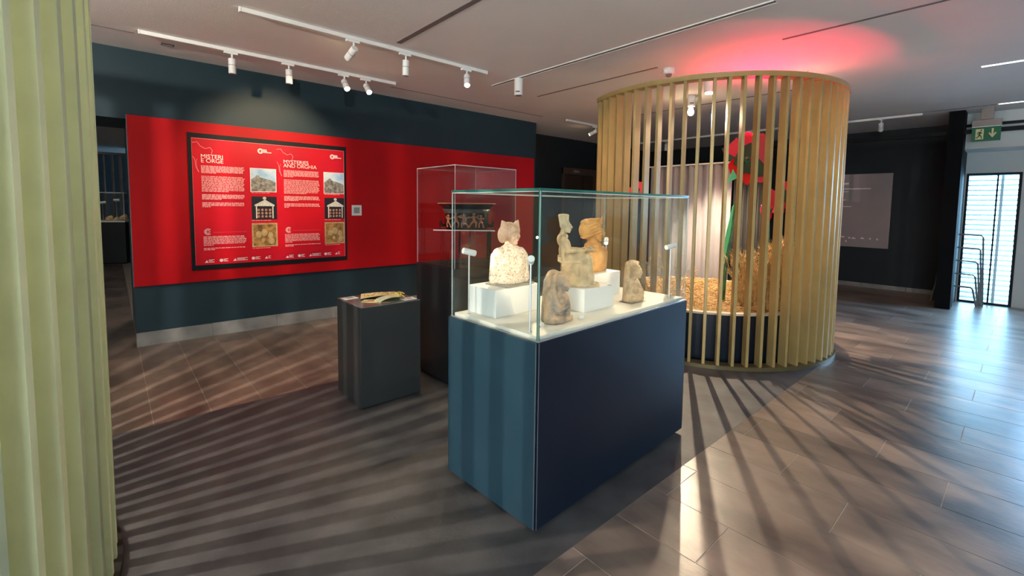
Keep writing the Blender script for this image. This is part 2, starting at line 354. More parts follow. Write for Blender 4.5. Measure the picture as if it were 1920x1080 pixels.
def cyl_spot(x, y, z0, z1, r, label, lit=False):
    t = thing('cylinder_downlight', label, 'downlight', (x, y, z1))
    link('housing', lathe(bmesh.new(), [(0, 0), (r, 0), (r, z0-z1+.004), (r*.94, z0-z1), (0, z0-z1)][::-1], 32), white_m, t, False)
    if lit: link('lens', lathe(bmesh.new(), [(0, -.008), (r*.88, -.008), (r*.88, .0), (0, .0)], 28, (0, 0, z0-z1)), bulbw_m, t)
    else:
        link('lens', lathe(bmesh.new(), [(0, -.004), (r*.7, -.004), (r*.7, 0), (0, 0)], 28, (0, 0, z0-z1)), slot_m, t)
        for a in (-.55, .25):
            ang = R(-138)+a*.55; M2 = Matrix.Translation((r*math.cos(ang), r*math.sin(ang), z0-z1+.035)) @ Matrix.Rotation(ang, 4, 'Z')
            link('vent_slot', B(bmesh.new(), -.003, .003, -.014, .014, -.008, .008, 0, M2), slot_m, t)
    return t
cyl_spot(3.66, 4.06, 2.80, 2.99, .05, 'white cylinder downlight hanging from the long white edged track')
cyl_spot(5.08, 2.44, 2.79, 3.0, .055, 'lit white cylinder downlight inside the drum, the higher of two', True)
t = cyl_spot(5.90, 3.08, 2.86, 3.0, .05, 'white cylinder lamp with a glowing round bulb inside the drum')
link('bulb', lathe(bmesh.new(), [(.0001, -.12), (.03, -.105), (.042, -.07), (.03, -.03), (.02, 0)], 24, (0, 0, -.145)), bulb_m, t, True)
t = thing('pendant_bulb', 'small glowing bulb hanging on a thin rod near the right slats', 'pendant lamp', (5.75, 1.68, 3.0))
link('rod', tube(bmesh.new(), [(0, 0, 0), (0, 0, -.22)], .006, 8), gold_m, t); link('bulb', lathe(bmesh.new(), [(.0001, -.10), (.02, -.085), (.028, -.05), (.018, -.01), (.006, 0)], 20, (0, 0, -.21)), bulbw_m, t, True)
spot('drum_downlight_beam', (5.08, 2.44, 2.775), (5.08, 2.44, 0), 70, (1, .80, .55), 125, .25, .03)
spot('drum_bulb', (5.90, 3.08, 2.71), (4.55, 2.45, 0), 320, (1, .80, .56), 122, .35, .014)
spot('drum_pendant', (5.75, 1.68, 2.66), (5.75, 1.68, 0), 30, (1, .80, .56), 165, .15, .012)
spot('red_flower_glow', (5.22, 2.0, 2.30), (5.16, 1.84, 3.0), 75, (1, .02, .07), 150, 1.0, .06)

# distant spots in the recess and behind the drum
def far_track(x, y, ln, label, rot=0):
    t = thing('lighting_track', label, 'lighting track', (x, y, 3.0), rot)
    box('rail', -ln/2, ln/2, -.02, .02, -.034, 0, white_m, t)
    return t
far_track(6.55, 5.35, 1.2, 'far white track in front of the dark recess')
track_spot(6.75, 5.35, 'small white spotlight above the dark recess', (6.2, 6.8, 2.2), True, 5, 60, col=(1, .9, .7))
far_track(9.3, 4.6, 3.2, 'far white track seen through the brass slats', R(90))
track_spot(9.3, 5.4, 'far unlit spotlight seen through the slats above the white screen', (9.2, 5.4, 0), False)
track_spot(9.3, 3.6, 'far unlit spotlight seen through the slats above the flower', (9.2, 3.6, 0), False)

# ------------------------------------------------------------------ exit sign
ex = thing('exit_sign', 'green emergency exit sign with running man and down arrow on the ceiling', 'exit sign', (9.55, .47, 2.52))
green_m = mat('exit_green', (.004, .14, .06), .35, nscale=8, namt=.1); pale_m = mat('exit_pale', (.72, .70, .36), .5, nscale=8, namt=.05)
box('housing', -.012, .03, -.22, .22, .19, .27, mat('taupe_plastic', (.30, .26, .25), .5, nscale=8, namt=.1), ex, .006)
box('mount', -.02, .04, -.10, .10, .27, .48, MATS['taupe_plastic'], ex, .01)
ex.scale = (1, .69, 1.15); box('light_bar', -.014, .012, -.215, .215, .178, .188, white_m, ex); box('panel', -.008, .008, -.215, .215, 0, .178, green_m, ex, .001)
# faces -x; local u (image right) = -y
Mx = Matrix.Translation((-.008, 0, 0)) @ Matrix(((0, 1, 0, 0), (-1, 0, 0, 0), (0, 0, 1, 0), (0, 0, 0, 1)))
def sign_poly(name, poly, m, dep, parent):
    bm = prism(bmesh.new(), poly, .0015, Mx @ Matrix.Translation((0, -dep, 0))); bmesh.ops.recalc_face_normals(bm, faces=bm.faces[:]); return link(name, bm, m, parent)
sign_poly('door_pictogram', [(-.155, .025), (-.035, .025), (-.035, .155), (-.155, .155)], pale_m, .0016, ex)
sign_poly('arrow', [(.095, .04), (.155, .095), (.135, .108), (.108, .082), (.108, .155), (.080, .155), (.080, .082), (.053, .108), (.035, .095)], pale_m, .0016, ex)
man = bmesh.new()
for seg in (((-.085, .118), (-.098, .078), .013), ((-.098, .078), (-.068, .062), .008), ((-.068, .062), (-.058, .032), .007), ((-.098, .078), (-.118, .052), .008), ((-.118, .052), (-.150, .046), .006), ((-.085, .116), (-.058, .098), .006), ((-.085, .116), (-.118, .112), .006), ((-.118, .112), (-.128, .088), .006)):
    (x0, z0), (x1, z1), w = seg; dx, dz = x1-x0, z1-z0; l = math.hypot(dx, dz); nx, nz = -dz/l*w, dx/l*w
    prism(man, [(x0+nx, z0+nz), (x0-nx, z0-nz), (x1-nx, z1-nz), (x1+nx, z1+nz)], .0015, Mx @ Matrix.Translation((0, -.0032, 0)))
prism(man, [(-.072+.012*math.cos(a*.785), .138+.012*math.sin(a*.785)) for a in range(8)], .0015, Mx @ Matrix.Translation((0, -.0032, 0)))
bmesh.ops.recalc_face_normals(man, faces=man.faces[:]); link('running_man', man, green_m, ex)

# ------------------------------------------------------------------ red board and poster
rb = thing('red_board', 'large red board mounted along the slate blue wall', 'wall board', (.15, WY-.002, 0))
RB = .05
box('panel', 0, 5.60, -RB, 0, .632, 2.352, red_m, rb, .003); box('side_edge', -.006, 0, -RB, 0, .632, 2.352, edge_m, rb)
YP = WY-RB-.003
po = thing('exhibition_poster', 'red bilingual poster in black frame titled MISTERI E ORGE', 'poster', (0, YP, 0))
bm = bmesh.new()
for a in ((.634, .668, .758, 2.234), (2.297, 2.324, .758, 2.234), (.668, 2.297, .758, .812), (.668, 2.297, 2.182, 2.234)): B(bm, a[0], a[1], -.012, 0, a[2], a[3])
link('frame', bm, black_m, po); box('print_sheet', .668, 2.297, -.010, -.001, .812, 2.182, red_print_m, po)
YS = -.0108
bm = bmesh.new()
for a in ((.668, 2.297, 2.177, 2.182), (2.292, 2.297, .812, 2.177), (.668, .671, .812, 2.177)): B(bm, a[0], a[1], -.013, -.010, a[2], a[3])
link('frame_lip', bm, print_line_m, po)
def strips(name, rows, m, parent=None):
    bm = bmesh.new()
    for (x0, x1, z, h) in rows: B(bm, x0, x1, YS-.0006, YS+.0009, z, z+h)
    return link(name, bm, m, parent or po)
def words(x0, x1, z, h, seed):
    rnd = random.Random(seed); x = x0; out = []
    while x < x1-.01:
        w = rnd.uniform(.012, .05); out.append((x, min(x1, x+w), z, h)); x += w+.006
    return out
def para(dx, x0, x1, ztop, zbot, n, last, seed):
    out = []
    for i in range(n):
        z = ztop+(zbot-ztop)*(i+.8)/n; out += words(x0+dx, (x1 if i < n-1 else x0+(x1-x0)*last)+dx-random.Random(seed+i).uniform(0, .03), z, .0085, seed*31+i)
    return out
sky_m = mat('photo_sky', (.30, .50, .75), .4, nscale=9, col2=(.62, .72, .80)); rock_m = mat('photo_rocks', (.36, .33, .30), .4, nscale=26, col2=(.09, .085, .08), detail=8)
gold_ph_m = mat('photo_gold_relief', (.50, .27, .08), .4, nscale=17, col2=(.13, .06, .02), detail=8); navy_ph = mat('photo_black', (.008, .01, .018), .4, nscale=5, namt=.2)
terra_ph = mat('photo_terracotta', (.62, .36, .26), .4, nscale=60, col2=(.30, .09, .06)); white_ph = mat('photo_white', (.8, .76, .68), .4, nscale=70, namt=.4)
for dx, ttl, tw in ((0, 'MISTERI\nE ORGE', 1), (.822, 'MYSTERIES\nAND ORGHIA', 1)):
    text_mesh('title_text', ttl, .062, print_white_m, po, (.745+dx, YS, 1.972), ext=.0006, line=.74, spacing=.98)
    for a in ((1.895, 1.81, 7, .35, 1), (1.785, 1.61, 12, .62, 2), (1.585, 1.525, 5, .45, 3), (1.498, 1.442, 4, .2, 4), (1.128, 1.02, 7, .25, 5), (1.0, .97, 2, .3, 6)):
        strips('paragraph', para(dx, .747, 1.165, a[0], a[1], a[2], a[3], a[4]+int(dx*10)), print_pink_m)
    # drawn outline at the upper left corner
    bm = bmesh.new(); pts = [(.675, 2.13), (.72, 2.14), (.745, 2.10), (.79, 2.075), (.835, 2.09), (.855, 2.06), (.845, 2.02)]
    tube(bm, [(x+dx, YS, z) for x, z in pts], .0022, 6); tube(bm, [(.676+dx, YS, 1.985), (.695+dx, YS, 1.95), (.70+dx, YS, 1.88), (.725+dx, YS, 1.82)], .002, 6); tube(bm, [(.715+dx, YS, 1.96), (.705+dx, YS, 1.93), (.712+dx, YS, 1.86), (.727+dx, YS, 1.82)], .0015, 6)
    link('drawn_outline', bm, print_pink_m, po)
    # crescent logo with two text lines
    for (lx, lz, s, nm) in ((1.325, 2.095, .030, 'logo'), (.79, 1.175, .036, 'emblem')):
        bm = bmesh.new()
        for k in range(14):
            a0 = R(40+k*20); a1 = R(58+k*20); w = .010+.008*math.sin(math.pi*k/13)
            prism(bm, [(lx+dx+s*math.cos(a0), lz+s*math.sin(a0)), (lx+dx+s*math.cos(a1), lz+s*math.sin(a1)), (lx+dx+(s-w)*math.cos(a1), lz+(s-w)*math.sin(a1)), (lx+dx+(s-w)*math.cos(a0), lz+(s-w)*math.sin(a0))], .001, Matrix.Translation((0, YS-.0006, 0)))
        if nm == 'logo':
            for r_ in ((.005, .065, .012), (.005, .07, -.002), (.005, .115, -.016)): B(bm, lx+dx+r_[0], lx+dx+r_[1], YS-.0006, YS+.0004, lz+r_[2], lz+r_[2]+.009)
        else:
            for k in range(5): a = k*1.257; prism(bm, [(lx+dx+.015*math.cos(a)+.007*math.cos(b*1.047), lz+.015*math.sin(a)+.007*math.sin(b*1.047)) for b in range(6)], .001, Matrix.Translation((0, YS-.0006, 0)))
        bmesh.ops.recalc_face_normals(bm, faces=bm.faces[:]); link(nm, bm, print_white_m if nm == 'logo' else print_pink_m, po)
    strips('divider_line', [(.84+dx, 1.165+dx, 1.166, .002)], print_line_m)
    # pictures
    def pic(x0, x1, z0, z1, m, nm, lift=0.): return link(nm, B(bmesh.new(), x0+dx, x1+dx, YS-.001-lift, YS, z0, z1), m, po)
    xr = 1.486 if dx == 0 else 1.472
    pic(1.212, xr, 1.625, 1.897, print_white_m, 'photo_border'); pic(1.219, xr-.007, 1.632, 1.890, sky_m, 'landscape_photo', .0008)
    bm = prism(bmesh.new(), [(1.219+dx, 1.632), (xr-.007+dx, 1.632), (xr-.007+dx, 1.742), (1.42+dx, 1.765), (1.36+dx, 1.78), (1.31+dx, 1.795), (1.303+dx, 1.815), (1.275+dx, 1.815), (1.268+dx, 1.80), (1.219+dx, 1.765)], .0006, Matrix.Translation((0, YS-.0022, 0))); bmesh.ops.recalc_face_normals(bm, faces=bm.faces[:]); link('rocky_hill', bm, rock_m, po)
    pic(1.219, xr, 1.304, 1.572, navy_ph, 'relief_photo')
    bm = bmesh.new(); T = Matrix.Translation((0, YS-.0024, 0))
    prism(bm, [(1.25+dx, 1.46), (1.46+dx, 1.46), (1.46+dx, 1.475), (1.36+dx, 1.535), (1.25+dx, 1.475)], .0006, T); prism(bm, [(1.262+dx, 1.318), (1.275+dx, 1.318), (1.275+dx, 1.46), (1.262+dx, 1.46)], .0006, T); prism(bm, [(1.435+dx, 1.318), (1.448+dx, 1.318), (1.448+dx, 1.46), (1.435+dx, 1.46)], .0006, T)
    prism(bm, [(1.355+dx+.02*math.cos(a*.785), 1.552+.018*math.sin(a*.785)) for a in range(8)], .0006, T)
    bmesh.ops.recalc_face_normals(bm, faces=bm.faces[:]); link('temple_relief', bm, white_ph, po)
    bm = bmesh.new()
    for k in range(3):
        for q in range(4):
            x = 1.29+q*.04+dx; z = 1.34+k*.038; prism(bm, [(x+.015*math.cos(a*1.047), z+.016*math.sin(a*1.047)) for a in range(6)], .0006, T)
    bmesh.ops.recalc_face_normals(bm, faces=bm.faces[:]); link('small_reliefs', bm, terra_ph, po)
    pic(1.216, xr, .985, 1.262, mat('photo_gold_edge', (.60, .42, .20), .4, nscale=30, namt=.3) if dx == 0 else MATS['photo_gold_edge'], 'gold_frame'); pic(1.232, xr-.016, 1.0, 1.245, gold_ph_m, 'gold_relief_photo', .0008)
    bm = bmesh.new(); T = Matrix.Translation((0, YS-.0024, 0))
    for (cx_, cz_, a_) in ((1.285, 1.13, .5), (1.345, 1.15, -.3), (1.41, 1.12, .7), (1.33, 1.06, 1.2), (1.42, 1.05, -.6)):
        prism(bm, [(cx_+dx+.035*math.cos(a_)*math.cos(b*.524)-.014*math.sin(a_)*math.sin(b*.524), cz_+.045*math.cos(a_)*math.sin(b*.524)+.02*math.sin(a_)*math.cos(b*.524)) for b in range(12)], .0006, T)
    bmesh.ops.recalc_face_normals(bm, faces=bm.faces[:]); link('relief_figures', bm, MATS['photo_gold_edge'], po)
    cap = []
    for z in (1.612, 1.29, .968): cap += words(1.219+dx, 1.42+dx, z, .006, int(z*100))
    strips('captions', cap, print_pink_m)
    bm = bmesh.new()
    for i, (x, w) in enumerate(((.75, .09), (.89, .08), (1.02, .145), (1.207, .088), (1.342, .066))):
        z = .852+i*.0015
        if i in (1, 3): prism(bm, [(x+dx+.016+.018*math.cos(a*.785), z+.018*math.sin(a*.785)) for a in range(8)], .0008, Matrix.Translation((0, YS-.0006, 0)))
        else: prism(bm, [(x+dx, z-.016), (x+dx+.034, z-.016), (x+dx+.022, z+.012)], .0008, Matrix.Translation((0, YS-.0006, 0)))
        for q in range(3):
            B(bm, x+dx+.038, x+dx+w*(1 if q != 1 else .8), YS-.0006, YS+.0004, z-.014+q*.012, z-.008+q*.012)
    bmesh.ops.recalc_face_normals(bm, faces=bm.faces[:]); link('sponsor_logos', bm, print_white_m, po)
t = thing('label_plate', 'small white square label plate right of the red poster', 'label', (2.395, YP, 1.345))
box('plate', 0, .135, -.006, 0, 0, .138, white_m, t, .002); box('printed_square', .028, .107, -.0075, -.006, .03, .108, mat('pale_grey_print', (.34, .40, .42), .5, nscale=90, namt=.4), t)

# pale info board on the far wall
ib = thing('info_board', 'pale mauve information board with white lines on the far dark wall', 'notice board', (RX1, 0, 0))
box('panel', -.035, -.001, 1.70, 3.1, .776, 2.20, mat('mauve_board', (.33, .26, .265), .45, nscale=2, namt=.08), ib, .003)
bm = bmesh.new()
def ibx(y1, y0, z, h): B(bm, -.037, -.034, y0, y1, z, z+h)
for a in ((2.75, 2.375, 2.0, .036), (2.9, 2.02, 1.905, .02), (2.8, 2.37, 1.853, .012), (2.7, 2.41, 1.69, .012), (2.75, 2.31, 1.56, .014), (2.9, 2.45, 1.41, .010), (2.9, 2.47, 1.18, .010)): ibx(*a)
link('text_lines', bm, print_white_m, ib)
bm = bmesh.new()
for (y, z, w) in ((2.45, .96, .06), (2.32, .945, .03), (2.26, .94, .05), (2.12, .948, .045), (1.99, .945, .022), (1.88, .94, .022), (2.37, .875, .022), (2.47, 1.03, .02)):
    B(bm, -.037, -.034, y-w, y+w*.2, z-.008, z+.014); B(bm, -.037, -.034, y-w*.5, y, z+.014, z+.024)
link('logos', bm, print_white_m, ib)
t = thing('label_plate', 'small white label plate on the far wall seen between the slats', 'label', (RX1, 3.88, 1.30)); box('plate', -.03, 0, 0, .19, 0, .2, white_m, t, .002); box('printed_square', -.032, -.03, .04, .15, .05, .15, MATS['pale_grey_print'], t)

# ------------------------------------------------------------------ slatted drums
def drum(cx, cy, r, phi0, step, n, label, top=2.72, depth=.09, thick=.026, m=gold_m, mb=ring_m, a0=None, a1=None, z0=.0):
    t = thing('slatted_drum', label, 'slatted screen', (cx, cy, 0))
    a0 = R(phi0)-R(1.4) if a0 is None else a0; a1 = R(phi0+step*(n-1))+R(1.4) if a1 is None else a1
    link('top_ring', arcband(bmesh.new(), r-depth-.01, r+.008, top-.045, top, a0, a1, 72), m, t)
    link('bottom_ring', arcband(bmesh.new(), r-depth-.02, r+.018, z0, z0+.035, a0, a1, 72), mb, t)
    bm = B(bmesh.new(), r-depth, r, -thick/2, thick/2, z0+.035, top-.045, .0015); me = bpy.data.meshes.new('slat'); bm.normal_update(); bm.to_mesh(me); bm.free(); me.materials.append(m)
    for k in range(n): linkme('slat', me, t, None, (0, 0, R(phi0+step*k)))
    return t
drum(5.33, 2.58, 1.355, -146.4-5.36*12.5+2.68, 5.36, 26, 'big brass slatted drum around the wheat and poppy display')
drum(-1.216, 2.472, 1.185, -30.3-5.36*16, 5.36, 40, 'daylight tinted brass slatted drum at the left edge close to the visitor', m=gold_daylit_m, mb=ring_black_m)
point('left_drum_lamp', (-1.56, 2.94, 2.72), 260, (1, .90, .78), .014)
t = thing('cylinder_downlight', 'lamp inside the left slatted drum', 'downlight', (-1.56, 2.94, 3.0)); link('housing', lathe(bmesh.new(), [(0, 0), (.05, 0), (.05, -.2), (0, -.2)][::-1], 24), white_m, t)

# planter inside the big drum, curved white screen, wheat and poppies
DC = Vector((5.33, 2.58, 0))
pl = thing('round_planter', 'round dark blue planter full of straw inside the big slatted drum', 'planter', DC)
link('body', lathe(bmesh.new(), [(0, .0), (1.15, 0), (1.15, .47), (0, .47)], 72), base_m, pl)
link('rim', lathe(bmesh.new(), [(1.10, .47), (1.165, .47), (1.165, .49), (1.10, .49), (1.10, .47)], 72), mat('cream_rim', (.70, .62, .50), .5, nscale=9, namt=.1), pl)
link('soil', lathe(bmesh.new(), [(0, .47), (1.10, .47), (1.10, .478), (0, .482)][::-1], 48), mat('straw_bed', (.52, .36, .16), .9, nscale=30, col2=(.16, .08, .03), bump=.8, bscale=60), pl)
scr = thing('white_screen', 'white fabric screen standing in the drum behind the wheat', 'screen', (6.53, 0, -.001))
fab = mat('white_fabric', (.30, .285, .305), .8, nscale=3, namt=.05)
bm = bmesh.new(); n = 60; ya, yb = 2.77, 4.04
fr = [(0.02*math.sin(i*1.05)+.006*math.sin(i*2.3), ya+(yb-ya)*i/n) for i in range(n+1)]
vv = [[bm.verts.new((x, y, z)) for z in (0.0, 2.135)] for x, y in fr]; wv = [[bm.verts.new((x+.02, y, z)) for z in (0.0, 2.135)] for x, y in fr]
for i in range(n): bm.faces.new((vv[i][0], vv[i][1], vv[i+1][1], vv[i+1][0])); bm.faces.new((wv[i][0], wv[i+1][0], wv[i+1][1], wv[i][1])); bm.faces.new((vv[i][1], wv[i][1], wv[i+1][1], vv[i+1][1]))
for i in (0, n): bm.faces.new((vv[i][0], wv[i][0], wv[i][1], vv[i][1]))
link('fabric', bm, fab, scr, True); box('top_rail', -.03, .05, ya-.02, yb+.02, 2.135, 2.155, white_m, scr, .004)

straw_m = mat('dry_wheat', (.72, .50, .20), .7, nscale=25, col2=(.45, .26, .09)); ear_m = mat('wheat_ear', (.80, .62, .30), .7, nscale=40, col2=(.50, .30, .11))
def wheat(cx, cy, n, hmin, hmax, spread, lean, label, seed, name='wheat_sheaf'):
    rnd = random.Random(seed); t = thing(name, label, 'wheat', (cx, cy, .485)); st = bmesh.new(); er = bmesh.new()
    for i in range(n):
        a = rnd.uniform(0, 6.28); r = spread*math.sqrt(rnd.random())*.5; h = rnd.uniform(hmin, hmax); lx, ly = math.cos(a)*lean*rnd.random()+rnd.gauss(0, .03), math.sin(a)*lean*rnd.random()+rnd.gauss(0, .03)
        p0 = Vector((r*math.cos(a), r*math.sin(a), 0)); p2 = p0+Vector((lx, ly, h)); p1 = p0+Vector((lx*.25, ly*.25, h*.55))
        bend = Vector((lx, ly, 0)); bend = bend.normalized() if bend.length > 1e-4 else Vector((1, 0, 0))
        tube(st, [p0, p1, p2], [.0035, .003, .002], 4, False)
        e1 = p2+Vector((0, 0, .03))+bend*.015; e2 = p2+Vector((0, 0, .05))+bend*.05
        tube(er, [p2-Vector((0, 0, .005)), p2+Vector((0, 0, .012)), e1, e2], [.003, .0085, .0075, .002], 5)
        for q in range(5):
            ar = e1+Vector((rnd.gauss(0, .012), rnd.gauss(0, .012), rnd.uniform(.04, .08)))+bend*.03
            tube(er, [e1+Vector((0, 0, -.012+q*.005)), ar], [.0014, .0006], 3, False)
        if rnd.random() < .5:
            z = rnd.uniform(.2, .8); q0 = p0.lerp(p2, z); dr = Vector((rnd.gauss(0, 1), rnd.gauss(0, 1), rnd.uniform(-.8, .5))).normalized()
            q1 = q0+dr*.07; q2 = q1+dr*.04+Vector((0, 0, -.06)); tube(st, [q0, q1, q2], [.005, .004, .001], 3, False)
    a = link('stalks', st, straw_m, t); a['kind'] = 'stuff'; b = link('ears', er, ear_m, t); b['kind'] = 'stuff'; return t
wheat(5.02, 1.93, 95, .28, .50, .22, .10, 'dense dry wheat sheaf around the green flower stem', 1)
wheat(4.95, 1.73, 70, .25, .46, .18, .08, 'dry wheat sheaf between the stem sheaf and the tall one', 2)
wheat(5.12, 1.62, 130, .38, .60, .24, .09, 'tallest dense wheat sheaf near the right of the planter', 3)
wheat(5.30, 1.64, 80, .42, .66, .18, .08, 'wheat sheaf rising highest behind the brass slats', 4)
wheat(4.75, 2.60, 12, .10, .42, .30, .28, 'sparse bent wheat stalks in front of the white screen', 5)
wheat(4.68, 3.10, 26, .15, .40, .35, .22, 'loose wheat stalks behind the right end of the glass case', 6)
bm = bmesh.new(); rnd = random.Random(3)
for i in range(1500):
    a = rnd.uniform(-math.pi, math.pi); r = 1.06*math.sqrt(rnd.random()); p = Vector((r*math.cos(a), r*math.sin(a), .484+rnd.random()*.035)); d = Vector((rnd.gauss(0, 1), rnd.gauss(0, 1), rnd.gauss(0, .25))).normalized()*.05
    tube(bm, [p-d, p+Vector((0, 0, .012)), p+d], [.003, .004, .002], 3, False)
o = link('straw_litter', bm, straw_m, pl); o['kind'] = 'stuff'; o['label'] = 'scattered straw on the planter top'

t = thing('grey_drape', 'dark grey drape hanging right of the white screen in the drum', 'curtain', (6.55, 0, -.001)); bm = bmesh.new(); n = 40
fr = [(.025*math.sin(i*.9), 2.36+.37*i/n) for i in range(n+1)]; fa = [[bm.verts.new((x, y, z)) for z in (0., 2.02)] for x, y in fr]; fb = [[bm.verts.new((x+.012, y, z)) for z in (0., 2.02)] for x, y in fr]
for i in range(n): bm.faces.new((fa[i][0], fa[i][1], fa[i+1][1], fa[i+1][0])); bm.faces.new((fb[i][0], fb[i+1][0], fb[i+1][1], fb[i][1])); bm.faces.new((fa[i][1], fb[i][1], fb[i+1][1], fa[i+1][1]))
link('fabric', bm, mat('grey_fabric', (.022, .021, .021), .8, nscale=3, namt=.1), t, True); box('top_rail', -.03, .04, 2.34, 2.75, 2.02, 2.04, black_m, t)
# poppies: built in a local plane facing the visitor (x right, z up), then set in the drum
petal_m = mat('pink_red_acrylic', (.80, .045, .09), .35, nscale=5, col2=(.70, .02, .05)); petal2_m = mat('deep_red_acrylic', (.55, .004, .02), .4, nscale=5, namt=.2); petal3_m = mat('bright_red_acrylic', (.75, .005, .006), .35, nscale=5, namt=.1)
leaf_m = mat('dark_green_acrylic', (.020, .058, .025), .4, nscale=6, namt=.25); bright_m = mat('mint_green_acrylic', (.12, .62, .30), .4, nscale=6, namt=.1); stem_m = mat('stem_green', (.035, .16, .03), .5, nscale=14, col2=(.02, .07, .015))
def jag(poly, seed, lo, hi, amp=.008, seg=6):      # serrate the edges lo..hi of a polygon
    rnd = random.Random(seed); out = []
    for i, p in enumerate(poly):
        q = poly[(i+1) % len(poly)]; out.append(p)
        if lo <= i < hi:
            dx, dz = q[0]-p[0], q[1]-p[1]; l = math.hypot(dx, dz)
            for k in range(1, seg): a = amp*(1 if k % 2 else -.6)*rnd.uniform(.6, 1.2); out.append((p[0]+dx*k/seg-dz/l*a, p[1]+dz*k/seg+dx/l*a))
    return out
def sheet(name, poly, m, parent, y=0., tilt=(0, 0), t=.006):
    M2 = Matrix.Translation((0, y, 0)) @ Matrix.Rotation(tilt[0], 4, 'X') @ Matrix.Rotation(tilt[1], 4, 'Z')
    bm = prism(bmesh.new(), poly, t, M2); bmesh.ops.triangulate(bm, faces=[f for f in bm.faces if len(f.verts) > 4]); bmesh.ops.recalc_face_normals(bm, faces=bm.faces[:]); return link(name, bm, m, parent)
def poppy(loc, s, label, rz=R(-42)):
    t = thing('giant_poppy', label, 'artificial flower', loc, rz)
    sheet('petal', jag([(-.02, .02), (-.03, .30), (.06, .31), (.115, .29), (.10, .02)], 1, 1, 3), petal_m, t, .03, (R(-8), 0))
    sheet('petal', jag([(-.02, .0), (-.20, .08), (-.205, .15), (-.13, .20), (-.10, .24), (-.06, .20)], 2, 1, 4), petal_m, t, .045, (R(6), R(12)))
    sheet('petal', jag([(.10, .02), (.13, .27), (.20, .28), (.23, .20), (.20, -.20), (.14, -.17)], 3, 1, 3), petal2_m, t, .06, (0, R(-18)))
    sheet('petal', jag([(-.12, .02), (-.19, -.05), (-.13, -.18), (-.05, -.14)], 4, 1, 3, .004), petal3_m, t, .02, (R(5), R(10)))
    sheet('petal', jag([(-.04, -.10), (-.03, -.22), (.035, -.275), (.10, -.20), (.09, -.08)], 5, 1, 3, .006), petal3_m, t, .015, (R(-6), 0))
    sheet('petal', jag([(.08, -.17), (.24, -.17), (.25, -.24), (.10, -.235)], 6, 1, 3, .005), petal_m, t, .03, (R(-5), R(-8)))
    sheet('petal', jag([(.24, .13), (.30, .10), (.31, .02), (.27, -.06), (.25, -.05)], 7, 1, 3, .006), petal2_m, t, .10, (0, R(-20)))
    for i, (a, l, w) in enumerate(((150, .27, .085), (72, .20, .08), (-35, .30, .10), (-100, .16, .08), (200, .15, .07))):
        ca, sa = math.cos(R(a)), math.sin(R(a)); pts = [(0, 0), (l*.35, w), (l*.7, w*.75), (l, 0), (l*.7, -w*.75), (l*.35, -w)]
        sheet('sepal', [(x*ca-z*sa, x*sa+z*ca) for x, z in pts], leaf_m, t, .0-i*.004, (R(-6), R(5*(i-2))))
    sheet('bright_sepal', [(-.135, -.10), (-.075, -.19), (-.185, -.245)], bright_m, t, -.01, (0, R(6)))
    link('calyx', lathe(bmesh.new(), [(.0001, 0), (.05, .012), (.035, .04), (.012, .06)], 5), mat('calyx_green', (.01, .13, .06), .3, nscale=6, namt=.2) if 'calyx_green' not in MATS else MATS['calyx_green'], t).rotation_euler = (R(90), 0, 0)
    t.scale = (s, s, s); return t
f1 = poppy((5.12, 2.04, 2.02), 1.0, 'giant red paper poppy with dark green sepals high in the drum')
st = bmesh.new(); tube(st, [(0, .06, -.06), (-.03, .06, -.35), (-.07, .05, -.62), (-.115, .03, -.95), (-.16, 0, -1.25), (-.17, 0, -1.535)], [.008, .012, .014, .018, .022, .024], 10); link('stem', st, stem_m, f1, True)
sheet('stem_leaf', [(-.10, -.50), (-.085, -.48), (-.11, -.80), (-.17, -1.15), (-.165, -.85)], bright_m, f1, .02)
def small_poppy(loc, s, label, seed):
    t = thing('giant_poppy', label, 'artificial flower', loc, R(-42))
    sheet('petal', jag([(-.02, .04), (.03, .12), (.12, .10), (.10, -.04), (.05, -.09)], seed, 1, 3), petal_m, t, .02, (R(-6), R(-15)))
    sheet('petal', jag([(-.04, .02), (-.13, .06), (-.15, -.04), (-.10, -.14), (-.03, -.10)], seed+1, 0, 3, .006), petal_m, t, .03, (R(5), R(15)))
    sheet('petal', jag([(-.03, -.05), (-.06, -.16), (.02, -.20), (.05, -.08)], seed+2, 1, 3, .006), petal2_m, t, .015)
    sheet('sepal', [(-.05, .0), (0, .06), (.06, .01), (.03, -.07), (-.02, -.06)], leaf_m, t, 0.)
    link('stem', tube(bmesh.new(), [(0, .02, -.02), (.02, .02, -.5), (-.03, 0, -(loc[2]-.485)/s)], [.008, .010, .013], 8), stem_m, t, True)
    t.scale = (s, s, s); return t
small_poppy((5.45, 1.76, 1.66), 1.15, 'smaller pink red poppy low at the right of the big poppy', 20)
small_poppy((5.85, 2.02, 1.52), .8, 'small half hidden poppy behind the right slats', 40)
small_poppy((5.0, 3.30, 1.72), .9, 'red poppy hidden behind the dense left slats', 60)

